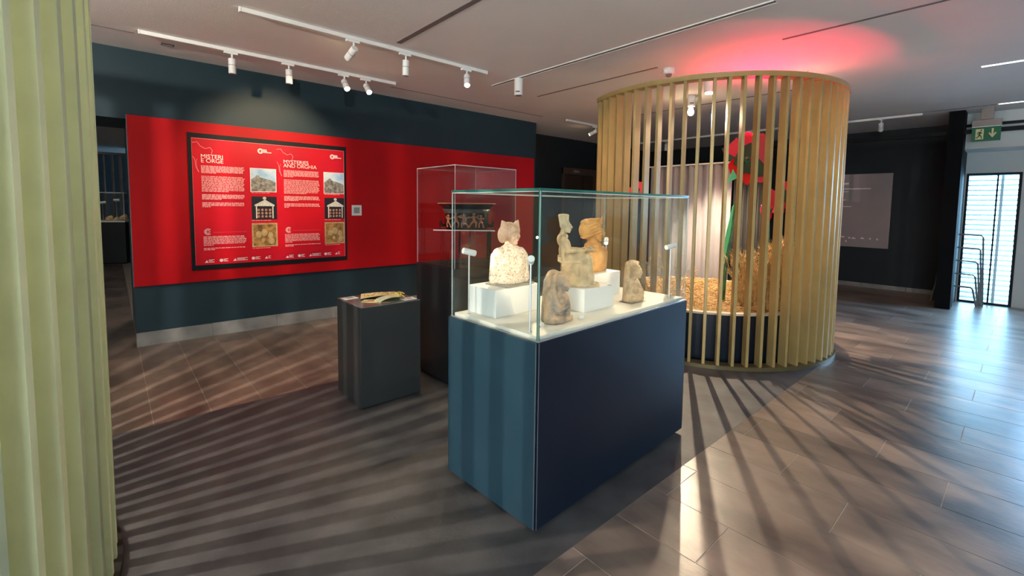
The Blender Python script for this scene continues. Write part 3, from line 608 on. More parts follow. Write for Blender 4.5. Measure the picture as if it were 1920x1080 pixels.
# ------------------------------------------------------------------ main display case
CR = R(2.2)
CN = Vector((1.387, 1.388, 0)); CEX = Vector((math.cos(CR), math.sin(CR), 0)); CEY = Vector((-math.sin(CR), math.cos(CR), 0))
def cw(x, y, z=0.): return CN+CEX*x+CEY*y+Vector((0, 0, z))
LX, LY, DZ, TZ = 1.425, .665, .897, 1.578
dc = thing('display_case', 'large midnight blue display case with glass hood and terracotta busts', 'display case', CN, CR)
box('plinth', .06, LX-.06, .06, LY-.06, 0.001, .03, black_m, dc)
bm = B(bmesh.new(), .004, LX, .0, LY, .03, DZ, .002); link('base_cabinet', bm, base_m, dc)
box('side_panel', -.004, .0035, .012, LY, .03, DZ-.001, mat('sheen_tinted_laminate', (.022, .056, .080), .32, spec=.35, nscale=3, namt=.12), dc, .001)  # bluish reflected sheen of the left side put into the laminate colour
bm = bmesh.new(); B(bm, -.0045, -.001, .008, .0115, .03, DZ); B(bm, .005, .008, -.0015, .0, .03, DZ); link('corner_trim', bm, edge_m, dc)
bm = bmesh.new(); B(bm, .010, LX-.010, .006, .010, DZ, DZ+.006); B(bm, .006, .010, .006, LY-.01, DZ, DZ+.006); link('base_rim', bm, alu_m, dc)
box('deck', .022, LX-.022, .022, LY-.022, DZ, .918, deck_m, dc, .002)
G = .008; g0 = .010; gx1, gy1 = LX-.012, LY-.010
hood = [(g0, gx1, g0, g0+G), (g0, gx1, gy1-G, gy1), (g0, g0+G, g0+G, gy1-G), (gx1-G, gx1, g0+G, gy1-G)]
for a in hood: box('glass_pane', a[0], a[1], a[2], a[3], DZ+.001, TZ-.012, glass_m, dc)
box('glass_top', g0, gx1, g0, gy1, TZ-.011, TZ, glass_m, dc)
bm = bmesh.new()
for a in ((g0-.002, gx1+.002, g0-.002, g0+.001), (g0-.002, gx1+.002, gy1-.001, gy1+.002), (g0-.002, g0+.001, g0+.001, gy1-.001), (gx1-.001, gx1+.002, g0+.001, gy1-.001)): B(bm, a[0], a[1], a[2], a[3], TZ-.010, TZ+.0005)
link('top_glass_edge', bm, gedge_m, dc)
bm = bmesh.new()
for a in ((g0, gx1, g0, g0+.003), (g0, gx1, gy1-.003, gy1), (g0, g0+.003, g0+.003, gy1-.003), (gx1-.003, gx1, g0+.003, gy1-.003)): B(bm, a[0], a[1], a[2], a[3], TZ-.0155, TZ-.0115)
link('top_seam', bm, mat('bright_seam', (.82, .86, .82), .3, nscale=9, namt=.08), dc)
for (x, y) in ((g0, g0), (gx1-.004, g0), (g0, gy1-.004), (gx1-.004, gy1-.004)):
    bm = bmesh.new(); B(bm, x, x+.004, y, y+.004, DZ+.001, TZ-.0115); link('corner_seam', bm, gseam_m, dc)
bm = bmesh.new(); B(bm, g0-.0008, g0+.0004, g0+.004, g0+.009, DZ+.001, TZ-.0115); B(bm, g0+.004, g0+.008, g0-.0008, g0+.0004, DZ+.001, TZ-.0115); link('near_corner_edge', bm, gedge_m, dc)
for o_ in (o for o in COL.objects if o.parent == dc and o.name.startswith('glass_pane')): pass

def riser(x0, x1, y0, y1, z1, label):
    t = thing('white_riser', label, 'display block', cw((x0+x1)/2, (y0+y1)/2, .9185), CR); hx, hy = (x1-x0)/2, (y1-y0)/2
    box('block', -hx, hx, -hy, hy, 0, z1-.9185, riser_m, t, .0015); return t
riser(.095, .43, .39, .62, 1.065, 'white block under the speckled bust at the left of the case')
riser(.545, .825, .165, .43, 1.048, 'white block under the seated figure in the middle of the case')
riser(.90, 1.19, .36, .62, 1.072, 'white block under the orange bust at the back of the case')
t = thing('stone_slab', 'thin grey slab lying under the speckled bust', 'plinth slab', cw(.29, .49, 1.0655), CR+R(6)); box('slab', -.11, .11, -.085, .085, 0, .008, mat('grey_slab', (.36, .34, .30), .6, nscale=14, namt=.25), t, .001)
def mini_spot(x, y, tgt, label, h=.36, ln=.075, power=7, z0=.9185):
    p = cw(x, y, z0); t = thing('display_spotlight', label, 'spotlight', p)
    link('foot', lathe(bmesh.new(), [(0, 0), (.010, 0), (.010, .004), (0, .004)][::-1], 20), alu_m, t)
    link('stem', tube(bmesh.new(), [(0, 0, .004), (0, 0, h)], .0045, 10), alu_m, t)
    d = (cw(*tgt)-(p+Vector((0, 0, h)))).normalized(); a = Vector((0, 0, h+.008))-d*ln/2; b = a+d*ln
    link('head', tube(bmesh.new(), [a, a+d*.003, b-d*.002, b], [.0145, .0165, .0165, .0155], 22), white_m, t)
    link('lens', tube(bmesh.new(), [b, b+d*.0015], .0115, 18), minilens_m, t)
    q = p+b+d*.008; spot('mini_beam', q, q+d, power, (1, .80, .52), 80, .7, .008); return t
mini_spot(.058, .565, (.6, .45, 1.10), 'mini white spotlight on a rod at the left end of the case', .325, power=2.6)
mini_spot(.055, .105, (.35, .42, 1.10), 'mini white spotlight on a rod at the near corner of the case', .325, power=2.6)
mini_spot(1.325, .075, (.75, .3, 1.12), 'mini white spotlight on a rod at the right end of the case', .325)
mini_spot(1.345, .585, (.9, .30, 1.05), 'mini white spotlight on a rod behind the orange bust', .325)
spot('case_track_beam', (3.66, 4.06, 2.78), cw(.8, .3, 1.1), 270, (1, .80, .50), 30, .6, .04)
spot('case_visitor_side_fill', (3.1, -.7, 2.9), cw(.7, .35, 1.15), 120, (1, .84, .62), 25, .5, .04)  # unseen spot added on the visitor side to brighten the figures
spot('case_track_beam_front', (2.95, 4.0, 2.80), cw(.6, .25, 1.05), 110, (1, .80, .50), 30, .6, .04)

# ------------------------------------------------------------------ sculpted terracottas
def sculpt(name, parts, m, parent, voxel=.003, disp=.0015, dscale=.03, yaw=0., cut=0., lump=0., seed=0, smooth=3):
    bm = bmesh.new()
    for p in parts:
        k = p[0]
        if k == 'e':
            _, c, r = p[:3]; rot = Matrix.Rotation(R(p[3]), 4, p[4]) if len(p) > 3 else Matrix()
            g = bmesh.ops.create_uvsphere(bm, u_segments=20, v_segments=12, radius=1, matrix=Matrix.Translation(c) @ rot @ Matrix.Diagonal((*r, 1)))
        elif k == 'c':
            _, a, b, ra, rb_ = p; a, b = Vector(a), Vector(b)
            tube(bm, [a, b], [ra, rb_], 14)
            for q, r in ((a, ra), (b, rb_)): bmesh.ops.create_uvsphere(bm, u_segments=14, v_segments=8, radius=r, matrix=Matrix.Translation(q))
        elif k == 'b':
            _, a, b = p; B(bm, a[0], b[0], a[1], b[1], a[2], b[2])
        elif k == 'k':       # cone / frustum without round ends
            _, a, b, ra, rb_ = p; tube(bm, [a, b], [ra, rb_], 24)
    bmesh.ops.recalc_face_normals(bm, faces=bm.faces[:])
    me = bpy.data.meshes.new('raw'); bm.to_mesh(me); bm.free(); o = bpy.data.objects.new('raw', me); COL.objects.link(o)
    md = o.modifiers.new('r', 'REMESH'); md.mode = 'VOXEL'; md.voxel_size = voxel
    ms = o.modifiers.new('s', 'SMOOTH'); ms.factor = .5; ms.iterations = smooth
    bpy.context.view_layer.update(); ev = o.evaluated_get(bpy.context.evaluated_depsgraph_get()); m2 = bpy.data.meshes.new_from_object(ev)
    bpy.data.objects.remove(o); bpy.data.meshes.remove(me)
    bm = bmesh.new(); bm.from_mesh(m2); bm.normal_update(); off = Vector((seed*7.3, seed*3.1, seed))
    for v in bm.verts:
        v.co += v.normal*(disp*mnoise.noise(v.co/dscale+off)+disp*.6*mnoise.noise(v.co/(dscale*.35)+off)+lump*mnoise.noise(v.co/.05+off))
    bmesh.ops.bisect_plane(bm, geom=bm.verts[:]+bm.edges[:]+bm.faces[:], plane_co=(0, 0, cut), plane_no=(0, 0, -1), clear_outer=True)
    es = [e for e in bm.edges if e.is_boundary]
    if es: bmesh.ops.holes_fill(bm, edges=es, sides=0)
    if yaw: bmesh.ops.rotate(bm, verts=bm.verts[:], cent=(0, 0, 0), matrix=Matrix.Rotation(yaw, 3, 'Z'))
    bpy.data.meshes.remove(m2); return link(name, bm, m, parent, True)
def xf(parts, M):    # rigid transform of a part list (rotation about z + translation, tilt allowed)
    out = []
    ang = M.to_euler().z
    for p in parts:
        if p[0] == 'e':
            q = list(p); q[1] = tuple(M @ Vector(p[1]))
            if len(p) == 3: q += [math.degrees(ang), 'Z']
            out.append(tuple(q))
        elif p[0] in 'ck': out.append((p[0], tuple(M @ Vector(p[1])), tuple(M @ Vector(p[2])), p[3], p[4]))
        else: out.append(p)
    return out
def head(c, H, yaw=0., tilt=0.):
    P = [('e', (0, .06, .10), (.33, .40, .38)), ('e', (0, -.08, -.08), (.27, .30, .38)), ('e', (0, -.24, -.37), (.12, .11, .11)),
         ('c', (0, -.37, .10), (0, -.47, -.07), .035, .055), ('e', (0, -.40, -.10), (.075, .06, .04)),
         ('c', (.06, -.365, .13), (.22, -.27, .12), .035, .03), ('c', (-.06, -.365, .13), (-.22, -.27, .12), .035, .03),
         ('e', (.125, -.325, .035), (.065, .04, .032)), ('e', (-.125, -.325, .035), (.065, .04, .032)),
         ('e', (.13, -.25, -.12), (.11, .11, .11)), ('e', (-.13, -.25, -.12), (.11, .11, .11)),
         ('e', (0, -.375, -.21), (.10, .05, .026)), ('e', (0, -.365, -.265), (.08, .045, .026)), ('e', (0, -.10, -.25), (.21, .22, .18)),
         ('e', (.29, .02, -.02), (.04, .07, .10)), ('e', (-.29, .02, -.02), (.04, .07, .10))]
    S = [(p[0], tuple(x*H for x in p[1]), tuple(x*H for x in p[2])) if p[0] == 'e' else (p[0], tuple(x*H for x in p[1]), tuple(x*H for x in p[2]), p[3]*H, p[4]*H) for p in P]
    return xf(S, Matrix.Translation(c) @ Matrix.Rotation(yaw, 4, 'Z'))
def hair(c, H, yaw, n=7, r=.05):
    out = []
    for k in range(n):
        u = -1+2*k/(n-1); pts = []
        for q in range(4):
            th = R(25+q*42); x = u*(.30-.03*q)*H; y = (-.30*math.cos(th))*H+.05*H; z = (.12+.40*math.sin(th)*math.sqrt(max(.1, 1-.55*u*u)))*H
            pts.append((x, y, z))
        for a, b in zip(pts, pts[1:]): out.append(('c', a, b, r*H, r*H*.9))
    return xf(out, Matrix.Translation(c) @ Matrix.Rotation(yaw, 4, 'Z'))
terra1 = mat('speckled_terracotta', (.86, .74, .58), .8, nscale=95, col2=(.62, .33, .20), bump=.5, bscale=160, detail=6, ramp=(.36, .47))
terra2 = mat('orange_terracotta', (.74, .40, .13), .75, nscale=18, col2=(.58, .28, .08), bump=.3, bscale=150)
terra3 = mat('buff_terracotta', (.78, .56, .32), .8, nscale=20, col2=(.52, .38, .22), bump=.4, bscale=150, detail=6, ramp=(.38, .6))
terra4 = mat('weathered_terracotta', (.72, .47, .28), .85, nscale=16, col2=(.34, .28, .23), bump=.6, bscale=140, detail=7, ramp=(.40, .60))
terra5 = mat('tan_terracotta', (.78, .54, .31), .85, nscale=22, col2=(.48, .33, .20), bump=.6, bscale=140, detail=7)
pinkt = mat('pink_terracotta', (.82, .54, .38), .8, nscale=30, col2=(.62, .36, .22), bump=.3, bscale=150)

# speckled bust with two peaked hair wings
b = thing('terracotta_bust', 'speckled cream bust with two pointed hair peaks on the left block', 'bust', cw(.285, .49, 1.074), CR+R(-16))
P = [('e', (0, 0, .10), (.105, .058, .118)), ('c', (-.062, 0, .158), (.062, 0, .158), .040, .040), ('c', (-.084, 0, .145), (-.098, 0, .02), .030, .026), ('c', (.084, 0, .145), (.098, 0, .02), .030, .026),
     ('e', (0, 0, .02), (.10, .055, .05)), ('e', (-.04, -.04, .12), (.026, .022, .026)), ('e', (.04, -.04, .12), (.026, .022, .026)), ('c', (0, .005, .18), (0, 0, .25), .033, .024),
     ('c', (-.07, -.035, .10), (-.02, -.055, .06), .008, .008), ('c', (.07, -.035, .10), (.02, -.055, .06), .008, .008), ('c', (-.06, -.035, .155), (.0, -.052, .125), .006, .006), ('c', (.06, -.035, .155), (.0, -.052, .125), .006, .006)]
sculpt('bust_body', P, terra1, b, .003, .0016, .012, 0, .0, .001, 1)
hc = (0, -.008, .272); hy = R(24)
P = head((0, -.020, .268), .116, hy)+hair((0, .004, .276), .114, hy, 7, .05)
P += xf([x for g in (-1, 1) for x in (('e', (g*.056, .012, -.004), (.022, .030, .046)), ('c', (g*.052, .005, .018), (g*.068, .004, .070), .026, .006), ('c', (g*.030, .0, .035), (g*.056, .004, .062), .020, .010),
         ('c', (g*.044, -.006, -.025), (g*.064, .0, .018), .006, .005), ('c', (g*.036, -.020, .035), (g*.062, -.006, .045), .006, .005), ('c', (g*.058, .012, -.035), (g*.070, .012, .02), .008, .006))], Matrix.Translation(hc) @ Matrix.Rotation(hy, 4, 'Z'))
h = sculpt('bust_head', P, pinkt, b, .0022, .0006, .012, 0, -1, 0, 2, 2); h['label'] = 'pinkish head with peaked hair'

# seated enthroned figure
b = thing('terracotta_figurine', 'buff seated figure with tall hat holding a bowl on a throne', 'figurine', cw(.60, .285, 1.0485), CR+R(42))
P = [('b', (-.055, -.02, 0), (.055, .075, .14)), ('b', (-.06, -.03, .135), (.06, .085, .15)), ('b', (-.05, -.085, 0), (.05, .0, .155)), ('c', (-.03, .03, .165), (-.032, -.065, .165), .028, .026), ('c', (.03, .03, .165), (.032, -.065, .165), .028, .026),
     ('c', (-.026, -.075, .16), (-.026, -.082, .03), .026, .028), ('c', (.026, -.075, .16), (.026, -.082, .03), .026, .028), ('c', (0, -.078, .15), (0, -.08, .03), .02, .02),
     ('c', (-.022, -.09, .012), (-.024, -.135, .008), .018, .012), ('c', (.022, -.09, .012), (.024, -.135, .008), .018, .012), ('b', (-.045, -.14, 0), (.045, -.06, .009)),
     ('e', (0, .055, .205), (.050, .036, .07)), ('e', (0, .072, .262), (.056, .030, .040)), ('c', (-.052, .075, .272), (.052, .075, .272), .018, .018), ('c', (0, .075, .28), (0, .062, .33), .018, .015),
     ('c', (-.060, .072, .27), (-.064, .04, .205), .017, .014), ('c', (.060, .072, .27), (.064, .04, .205), .017, .014), ('c', (-.064, .04, .205), (-.030, -.055, .205), .014, .010), ('c', (.064, .04, .205), (.030, -.055, .205), .014, .010),
     ('e', (0, -.085, .205), (.034, .034, .011)), ('e', (.008, -.085, .217), (.015, .015, .012)), ('e', (-.012, -.09, .215), (.010, .010, .009)), ('e', (-.052, .048, .283), (.014, .008, .014)), ('e', (.052, .048, .283), (.014, .008, .014)),
     ('c', (-.05, .02, .17), (-.03, -.08, .14), .01, .01), ('c', (.045, -.105, .02), (-.045, -.105, .02), .006, .006), ('c', (-.05, .06, .15), (-.06, .075, .24), .014, .01), ('b', (-.05, .03, .14), (.05, .095, .17))]
sculpt('seated_body', P, terra3, b, .0028, .0014, .012, 0, .0, .0012, 3)
hc = (0, .052, .338)
P = head(hc, .078, 0)+hair(hc, .078, 0, 7, .05)+[('k', (0, .062, .350), (0, .067, .404), .0265, .031), ('e', (0, .067, .404), (.031, .031, .006)), ('c', (-.022, .064, .34), (-.026, .078, .285), .010, .008), ('c', (.022, .064, .34), (.026, .078, .285), .010, .008)]
h = sculpt('seated_head', P, mat('pale_buff_terracotta', (.74, .60, .38), .8, nscale=30, col2=(.55, .42, .25), bump=.3, bscale=150), b, .002, .0006, .012, 0, -1, 0, 4, 2); h['label'] = 'pale head under a tall cylindrical hat'

# orange bust with big rolled hair and diadem peak
b = thing('terracotta_bust', 'large smooth orange bust with swept hair on the back block', 'bust', cw(1.045, .485, 1.0725), CR+R(0))
P = [('e', (0, 0, .075), (.140, .072, .108)), ('c', (-.088, 0, .112), (.088, 0, .112), .052, .052), ('e', (0, .0, .03), (.136, .070, .09)), ('c', (0, .008, .16), (0, .0, .225), .042, .032), ('e', (0, 0, .17), (.07, .05, .03)),
     ('c', (-.045, -.035, .168), (0, -.05, .150), .005, .005), ('c', (.045, -.035, .168), (0, -.05, .150), .005, .005)]
sculpt('bust_body', P, terra2, b, .003, .0008, .03, 0, .0, .001, 5)
hc = (0, -.008, .262)
P = head(hc, .142, 0)+hair((0, -.002, .272), .150, 0, 9, .05)
Q = [('e', (0, .034, .272), (.056, .052, .056)), ('e', (0, .02, .315), (.058, .058, .026)), ('c', (0, -.042, .318), (0, -.052, .352), .014, .003), ('c', (-.045, -.025, .308), (.045, -.025, .308), .012, .012)]
for k in range(5):
    z = .245+k*.019; w = .060+.006*math.sin(k)
    for s in (-1, 1): Q += [('c', (s*.034, -.035+.01*k*.2, z+.020), (s*(w-.012), .02, z), .007, .008), ('c', (s*(w-.012), .02, z), (s*.030, .062, z-.016), .008, .008)]
P += [tuple([p[0]]+[tuple(1.13*v for v in x) if isinstance(x, tuple) else (1.13*x if isinstance(x, float) else x) for x in p[1:]]) for p in Q]
P = [(p[0], tuple(p[1]), *p[2:]) for p in P]
for i_, p in enumerate(P[-len(Q):]):
    sh = lambda q: (q[0], q[1], q[2]-.036)
    P[len(P)-len(Q)+i_] = (p[0], sh(p[1]), p[2]) if p[0] == 'e' else (p[0], sh(p[1]), sh(p[2]), p[3], p[4])
P = xf(P, Matrix.Rotation(R(46), 4, 'Z'))
h = sculpt('bust_head', P, terra2, b, .0023, .0005, .012, 0, -1, 0, 6, 2)

# veiled woman fragment, front
b = thing('terracotta_bust', 'weathered grey brown veiled woman fragment nearest the front glass', 'bust', cw(.290, .145, .9185), CR+R(16))
P = [('c', (0, .02, .205), (0, .018, .22), .044, .044), ('c', (0, .03, .20), (0, .035, .0), .042, .050), ('c', (-.04, .01, .15), (-.052, .01, .02), .03, .034), ('c', (.04, .01, .15), (.052, .01, .02), .03, .036),
     ('e', (0, .0, .09), (.068, .050, .075)), ('e', (0, 0, .02), (.072, .055, .05)), ('c', (.05, -.01, .13), (.062, -.035, .06), .022, .020), ('c', (.062, -.035, .06), (-.01, -.062, .050), .018, .015), ('c', (-.05, -.01, .13), (-.060, -.035, .075), .020, .018), ('c', (-.060, -.035, .075), (.0, -.058, .085), .016, .014),
     ('e', (-.025, -.04, .115), (.022, .018, .022)), ('e', (.025, -.04, .115), (.022, .018, .022)), ('c', (.0, -.02, .16), (0, -.02, .19), .022, .02), ('c', (-.05, -.03, .03), (.06, -.05, .015), .018, .016),
     ('c', (-.038, .0, .235), (-.048, .0, .15), .011, .014), ('c', (.038, .0, .235), (.048, .0, .15), .011, .014), ('c', (-.03, -.004, .244), (.03, -.004, .244), .011, .011)]
P += head((0, -.030, .203), .094, 0)
sculpt('veiled_body', P, terra4, b, .0024, .0012, .010, 0, .004, .0022, 7)
box('card_stand', -.075, -.02, -.03, -.025, 0, .028, glass2_m, b)

# small fragment at the right
b = thing('terracotta_bust', 'small tan broken bust with wreath at the right end of the case', 'bust', cw(1.015, .155, .9185), CR+R(-4))
P = [('c', (-.02, .02, .23), (-.025, .018, .01), .022, .034), ('c', (.02, .02, .22), (.030, .015, .01), .022, .040), ('e', (.0, .0, .05), (.070, .044, .06)), ('c', (.02, .0, .12), (.062, -.005, .05), .028, .030), ('c', (-.02, .0, .12), (-.045, -.005, .03), .026, .030), ('b', (-.058, -.035, .0), (.066, .035, .022)),
     ('e', (-.005, .005, .235), (.045, .030, .024)), ('c', (-.038, .0, .248), (.036, -.002, .240), .014, .012), ('c', (0, 0, .15), (0, 0, .18), .024, .022), ('c', (-.035, .01, .235), (-.035, .012, .14), .014, .013), ('e', (.03, -.035, .055), (.03, .02, .028)), ('e', (-.02, -.035, .075), (.025, .018, .022)), ('c', (-.04, -.035, .03), (.055, -.03, .022), .016, .016)]
P += head((-.002, -.024, .193), .090, 0)
sculpt('bust_body', P, terra5, b, .0024, .0012, .010, 0, .004, .0022, 9)
box('acrylic_stand', -.07, .08, -.045, .05, 0, .004, glass2_m, b)
for (x, y, rz, lab) in ((.155, .125, 10, 'clear card holder at the foot of the veiled fragment'), (.43, .10, -20, 'tiny clear number stand right of the veiled fragment'), (.77, .155, 5, 'tiny clear number stand on the edge of the middle block')):
    z = .9185 if x != .77 else 1.0485
    t = thing('label_stand', lab, 'label stand', cw(x, y, z), CR+R(rz)); box('foot', -.015, .015, -.008, .012, 0, .003, glass2_m, t); box('tab', -.013, .013, -.008, -.005, .003, .020, riser_m, t)

# ------------------------------------------------------------------ black case with the krater
bc = thing('display_case', 'tall black display case with clear hood holding the painted vase', 'display case', (2.035, 2.99, 0))
BX, BY = .655, .60
box('plinth', .03, BX-.03, .03, BY-.03, 0.001, .03, black_m, bc); box('base_cabinet', 0, BX, 0, BY, .03, .985, blackcase_m, bc, .002)
box('deck', .01, BX-.01, .01, BY-.01, .985, .99, black_m, bc)
for a in ((.006, BX-.006, .006, .012), (.006, BX-.006, BY-.012, BY-.006), (.006, .012, .012, BY-.012), (BX-.012, BX-.006, .012, BY-.012)): box('acrylic_pane', a[0], a[1], a[2], a[3], .991, 1.810, glass2_m, bc)
box('acrylic_top', .006, BX-.006, .006, BY-.006, 1.811, 1.818, glass2_m, bc)
bm = bmesh.new()
for a in ((.004, BX-.004, .004, .0065), (.004, BX-.004, BY-.0065, BY-.004), (.004, .0065, .0065, BY-.0065), (BX-.0065, BX-.004, .0065, BY-.0065)): B(bm, a[0], a[1], a[2], a[3], 1.812, 1.8185)
for (x, y) in ((.005, .005), (BX-.008, .005), (.005, BY-.008), (BX-.008, BY-.008)): B(bm, x, x+.003, y, y+.003, .991, 1.812)
link('polished_edges', bm, mat('acrylic_edge', (.62, .52, .52), .25, nscale=9, namt=.1), bc)
vx, vy = 2.375, 3.30
sh = thing('acrylic_shelf', 'clear acrylic table under the vase in the black case', 'display stand', (vx, vy, .9905), R(-42))
box('table_top', -.26, .26, -.20, .20, .292, .300, glass2_m, sh)
bm = bmesh.new(); 
for a in ((-.262, .262, -.202, -.199), (-.262, .262, .199, .202)): B(bm, a[0], a[1], a[2], a[3], .292, .3005)
link('table_edge', bm, MATS['acrylic_edge'], sh)
for (x, y) in ((-.20, -.15), (.20, -.15), (-.20, .15), (.20, .15)): link('leg', tube(bmesh.new(), [(x, y, 0), (x, y, .292)], .012, 14), glass2_m, sh)
for (x, y) in ((-.05, -.1), (.04, -.1)): link('leg', tube(bmesh.new(), [(x, y, 0), (x, y, .292)], .008, 12), glass2_m, sh)
kr = thing('painted_krater', 'black red figure vase with wide rim on the acrylic table', 'vase', (vx, vy, 1.291), R(-42)); kr.scale = (1.14, 1.14, 1.02)
vblack = mat('black_glaze', (.012, .010, .010), .22, nscale=9, namt=.3); vor = mat('red_figure_orange', (.62, .23, .10), .4, nscale=22, col2=(.45, .14, .06)); vgrey = mat('worn_glaze', (.09, .085, .08), .4, nscale=30, namt=.5)
prof = [(.0001, 0), (.15, 0), (.165, .012), (.172, .05), (.166, .10), (.168, .14), (.182, .18), (.208, .205), (.222, .215), (.222, .222), (.20, .222), (.185, .21), (.15, .14), (.14, .02), (.0001, .02)]
link('body', lathe(bmesh.new(), prof, 64), vblack, kr, True)
link('rim_band', lathe(bmesh.new(), [(.2225, .214), (.225, .216), (.225, .223), (.205, .2235)], 64), vor, kr, True)
link('ornament_band', lathe(bmesh.new(), [(.1705, .137), (.184, .172), (.1865, .172), (.172, .137)], 64), vgrey, kr, True)
def on_vase(u, z):   # u metres along the front, z height
    r = .170; a = -math.pi/2+u/r; return Vector((r*math.cos(a), r*math.sin(a), z))
for (u0, s, flip) in ((-.065, 1.15, 1), (.0, 1.1, -1), (.07, 1.15, 1), (.135, 1.0, -1), (-.14, 1.0, -1)):
    bm = bmesh.new()
    for (a, b, w) in (((0, .085), (0.004, .055), .010), ((.004, .055), (-.018, .03), .0065), ((-.018, .03), (-.03, .004), .005), ((.004, .055), (.02, .034), .0065), ((.02, .034), (.016, .006), .005), ((0, .085), (.026, .075), .004), ((.026, .075), (.038, .092), .004), ((0, .085), (-.022, .072), .004), ((-.022, .072), (-.034, .082), .004)):
        p, q = on_vase(u0+a[0]*flip*s, .012+a[1]*s*1.05), on_vase(u0+b[0]*flip*s, .012+b[1]*s*1.05); tube(bm, [p, q], w*s, 6)
    bmesh.ops.create_uvsphere(bm, u_segments=10, v_segments=6, radius=.0095*s, matrix=Matrix.Translation(on_vase(u0+.002*flip, .012+.103*s)))
    link('painted_figure', bm, vor, kr)
for s in (-1, 1): link('handle', tube(bmesh.new(), [(s*.165, -.03, .03), (s*.20, -.035, .025), (s*.205, 0, .06), (s*.20, .035, .025), (s*.165, .03, .03)], .011, 10), vblack, kr, True)
spot('krater_beam', (2.32, 5.2, 2.8), (2.37, 3.3, 1.35), 18, (1, .78, .5), 25, .5, .03)

# ------------------------------------------------------------------ pedestal with leaflets
pe = thing('pedestal', 'low graphite square pedestal holding a leaflet and cards', 'pedestal', (1.315, 3.118, 0))
PW, PD, PH = .485, .45, .752
box('plinth', .02, PW-.02, .02, PD-.02, 0.001, .012, black_m, pe); box('body', 0, PW, 0, PD, .012, PH, ped_m, pe, .002)
box('top_plate', .002, PW-.002, .002, PD-.002, PH, PH+.006, mat('mirror_grey_top', (.30, .29, .28), .12, .5, nscale=6, namt=.1), pe, .001)
TP = PH+.0063
cream_m = mat('cream_paper', (.80, .66, .34), .6, nscale=9, col2=(.70, .50, .22)); yel_m = mat('gold_ribbon', (.70, .50, .10), .45, nscale=30, col2=(.40, .32, .05)); paperw_m = mat('white_card', (.84, .84, .82), .5, nscale=9, namt=.04)
for (x, y, rz, lab) in ((1.385, 3.49, 8, 'white card at the left corner of the pedestal top'), (1.735, 3.19, 0, 'white card at the right corner of the pedestal top')):
    t = thing('white_card', lab, 'card', (x, y, TP), R(rz)); box('card', -.055, .055, -.04, .04, 0, .003, paperw_m, t, .001); box('printed_square', -.025, .03, -.022, .022, .003, .0036, MATS['pale_grey_print'], t)
t = thing('open_booklet', 'cream printed booklet lying open on the pedestal', 'booklet', (1.60, 3.40, TP), R(-24))
bm = bmesh.new(); n = 14
def zc(u, v): return .012+.014*math.sin(u*3.0)*.6+.012*(1-v)*math.sin(u*2.2)
gr = [[bm.verts.new((-.15+.30*i/n, -.09+.18*j/6, zc(i/n, j/6))) for j in range(7)] for i in range(n+1)]
gb = [[bm.verts.new((-.15+.30*i/n, -.09+.18*j/6, zc(i/n, j/6)-.006)) for j in range(7)] for i in range(n+1)]
for i in range(n):
    for j in range(6): bm.faces.new((gr[i][j], gr[i+1][j], gr[i+1][j+1], gr[i][j+1])); bm.faces.new((gb[i][j], gb[i][j+1], gb[i+1][j+1], gb[i+1][j]))
    bm.faces.new((gr[i][0], gb[i][0], gb[i+1][0], gr[i+1][0])); bm.faces.new((gr[i][6], gr[i+1][6], gb[i+1][6], gb[i][6]))
for j in range(6): bm.faces.new((gr[0][j], gr[0][j+1], gb[0][j+1], gb[0][j])); bm.faces.new((gr[n][j], gb[n][j], gb[n][j+1], gr[n][j+1]))
link('pages', bm, cream_m, t, False)
bm = bmesh.new(); rnd = random.Random(5)
for k in range(26):
    u, v_ = rnd.uniform(.1, .85), rnd.uniform(.15, .85); x, y = -.15+.30*u, -.09+.18*v_; z = zc(u, v_)+.0015; tube(bm, [(x, y, z), (x+rnd.uniform(-.015, .015), y+rnd.uniform(-.012, .012), z)], .003, 5)
link('printed_figures', bm, mat('ochre_print', (.55, .28, .10), .6, nscale=30, namt=.3), t)
t = thing('paper_leaflet', 'small square cream leaflet at the front left of the pedestal', 'leaflet', (1.465, 3.285, TP), R(-40)); box('sheet', -.06, .06, -.045, .045, 0, .003, cream_m, t); box('print', -.02, .03, -.02, .02, .003, .0035, MATS['ochre_print'], t)
t = thing('curled_sheet', 'grey green sheet curling up at the front of the pedestal', 'leaflet', (1.60, 3.235, TP), R(4)); bm = bmesh.new(); n = 16
g = [[bm.verts.new((-.11+.22*i/n, y, .002+.026*math.sin(math.pi*i/n)**.6)) for y in (-.05, .045)] for i in range(n+1)]; g2 = [[bm.verts.new((-.11+.22*i/n, y, .0035+.026*math.sin(math.pi*i/n)**.6)) for y in (-.05, .045)] for i in range(n+1)]
for i in range(n): bm.faces.new((g[i][0], g[i][1], g[i+1][1], g[i+1][0])); bm.faces.new((g2[i][0], g2[i+1][0], g2[i+1][1], g2[i][1])); bm.faces.new((g[i][0], g[i+1][0], g2[i+1][0], g2[i][0]))
link('sheet', bm, mat('sage_paper', (.34, .38, .28), .5, nscale=9, col2=(.62, .60, .34)), t)
t = thing('ribbon_knot', 'yellow ribbon knot tied at the right end of the booklet', 'ribbon', (1.70, 3.30, TP), R(20)); bm = bmesh.new()
tube(bm, [(.03*math.cos(a*.6), .022*math.sin(a*.6), .022+.014*math.sin(a*1.3)) for a in range(12)], .007, 8); link('loop', bm, yel_m, t, True)
link('tail', tube(bmesh.new(), [(0, 0, .02), (.02, -.03, .012), (.015, -.06, .006)], [.008, .007, .004], 8), yel_m, t, True); link('tail', tube(bmesh.new(), [(0, .01, .025), (.045, .0, .03), (.06, -.02, .02)], [.007, .006, .003], 8), cream_m, t, True); link('knot', tube(bmesh.new(), [(-.012, 0, .022), (.012, 0, .024)], .013, 10), yel_m, t, True)

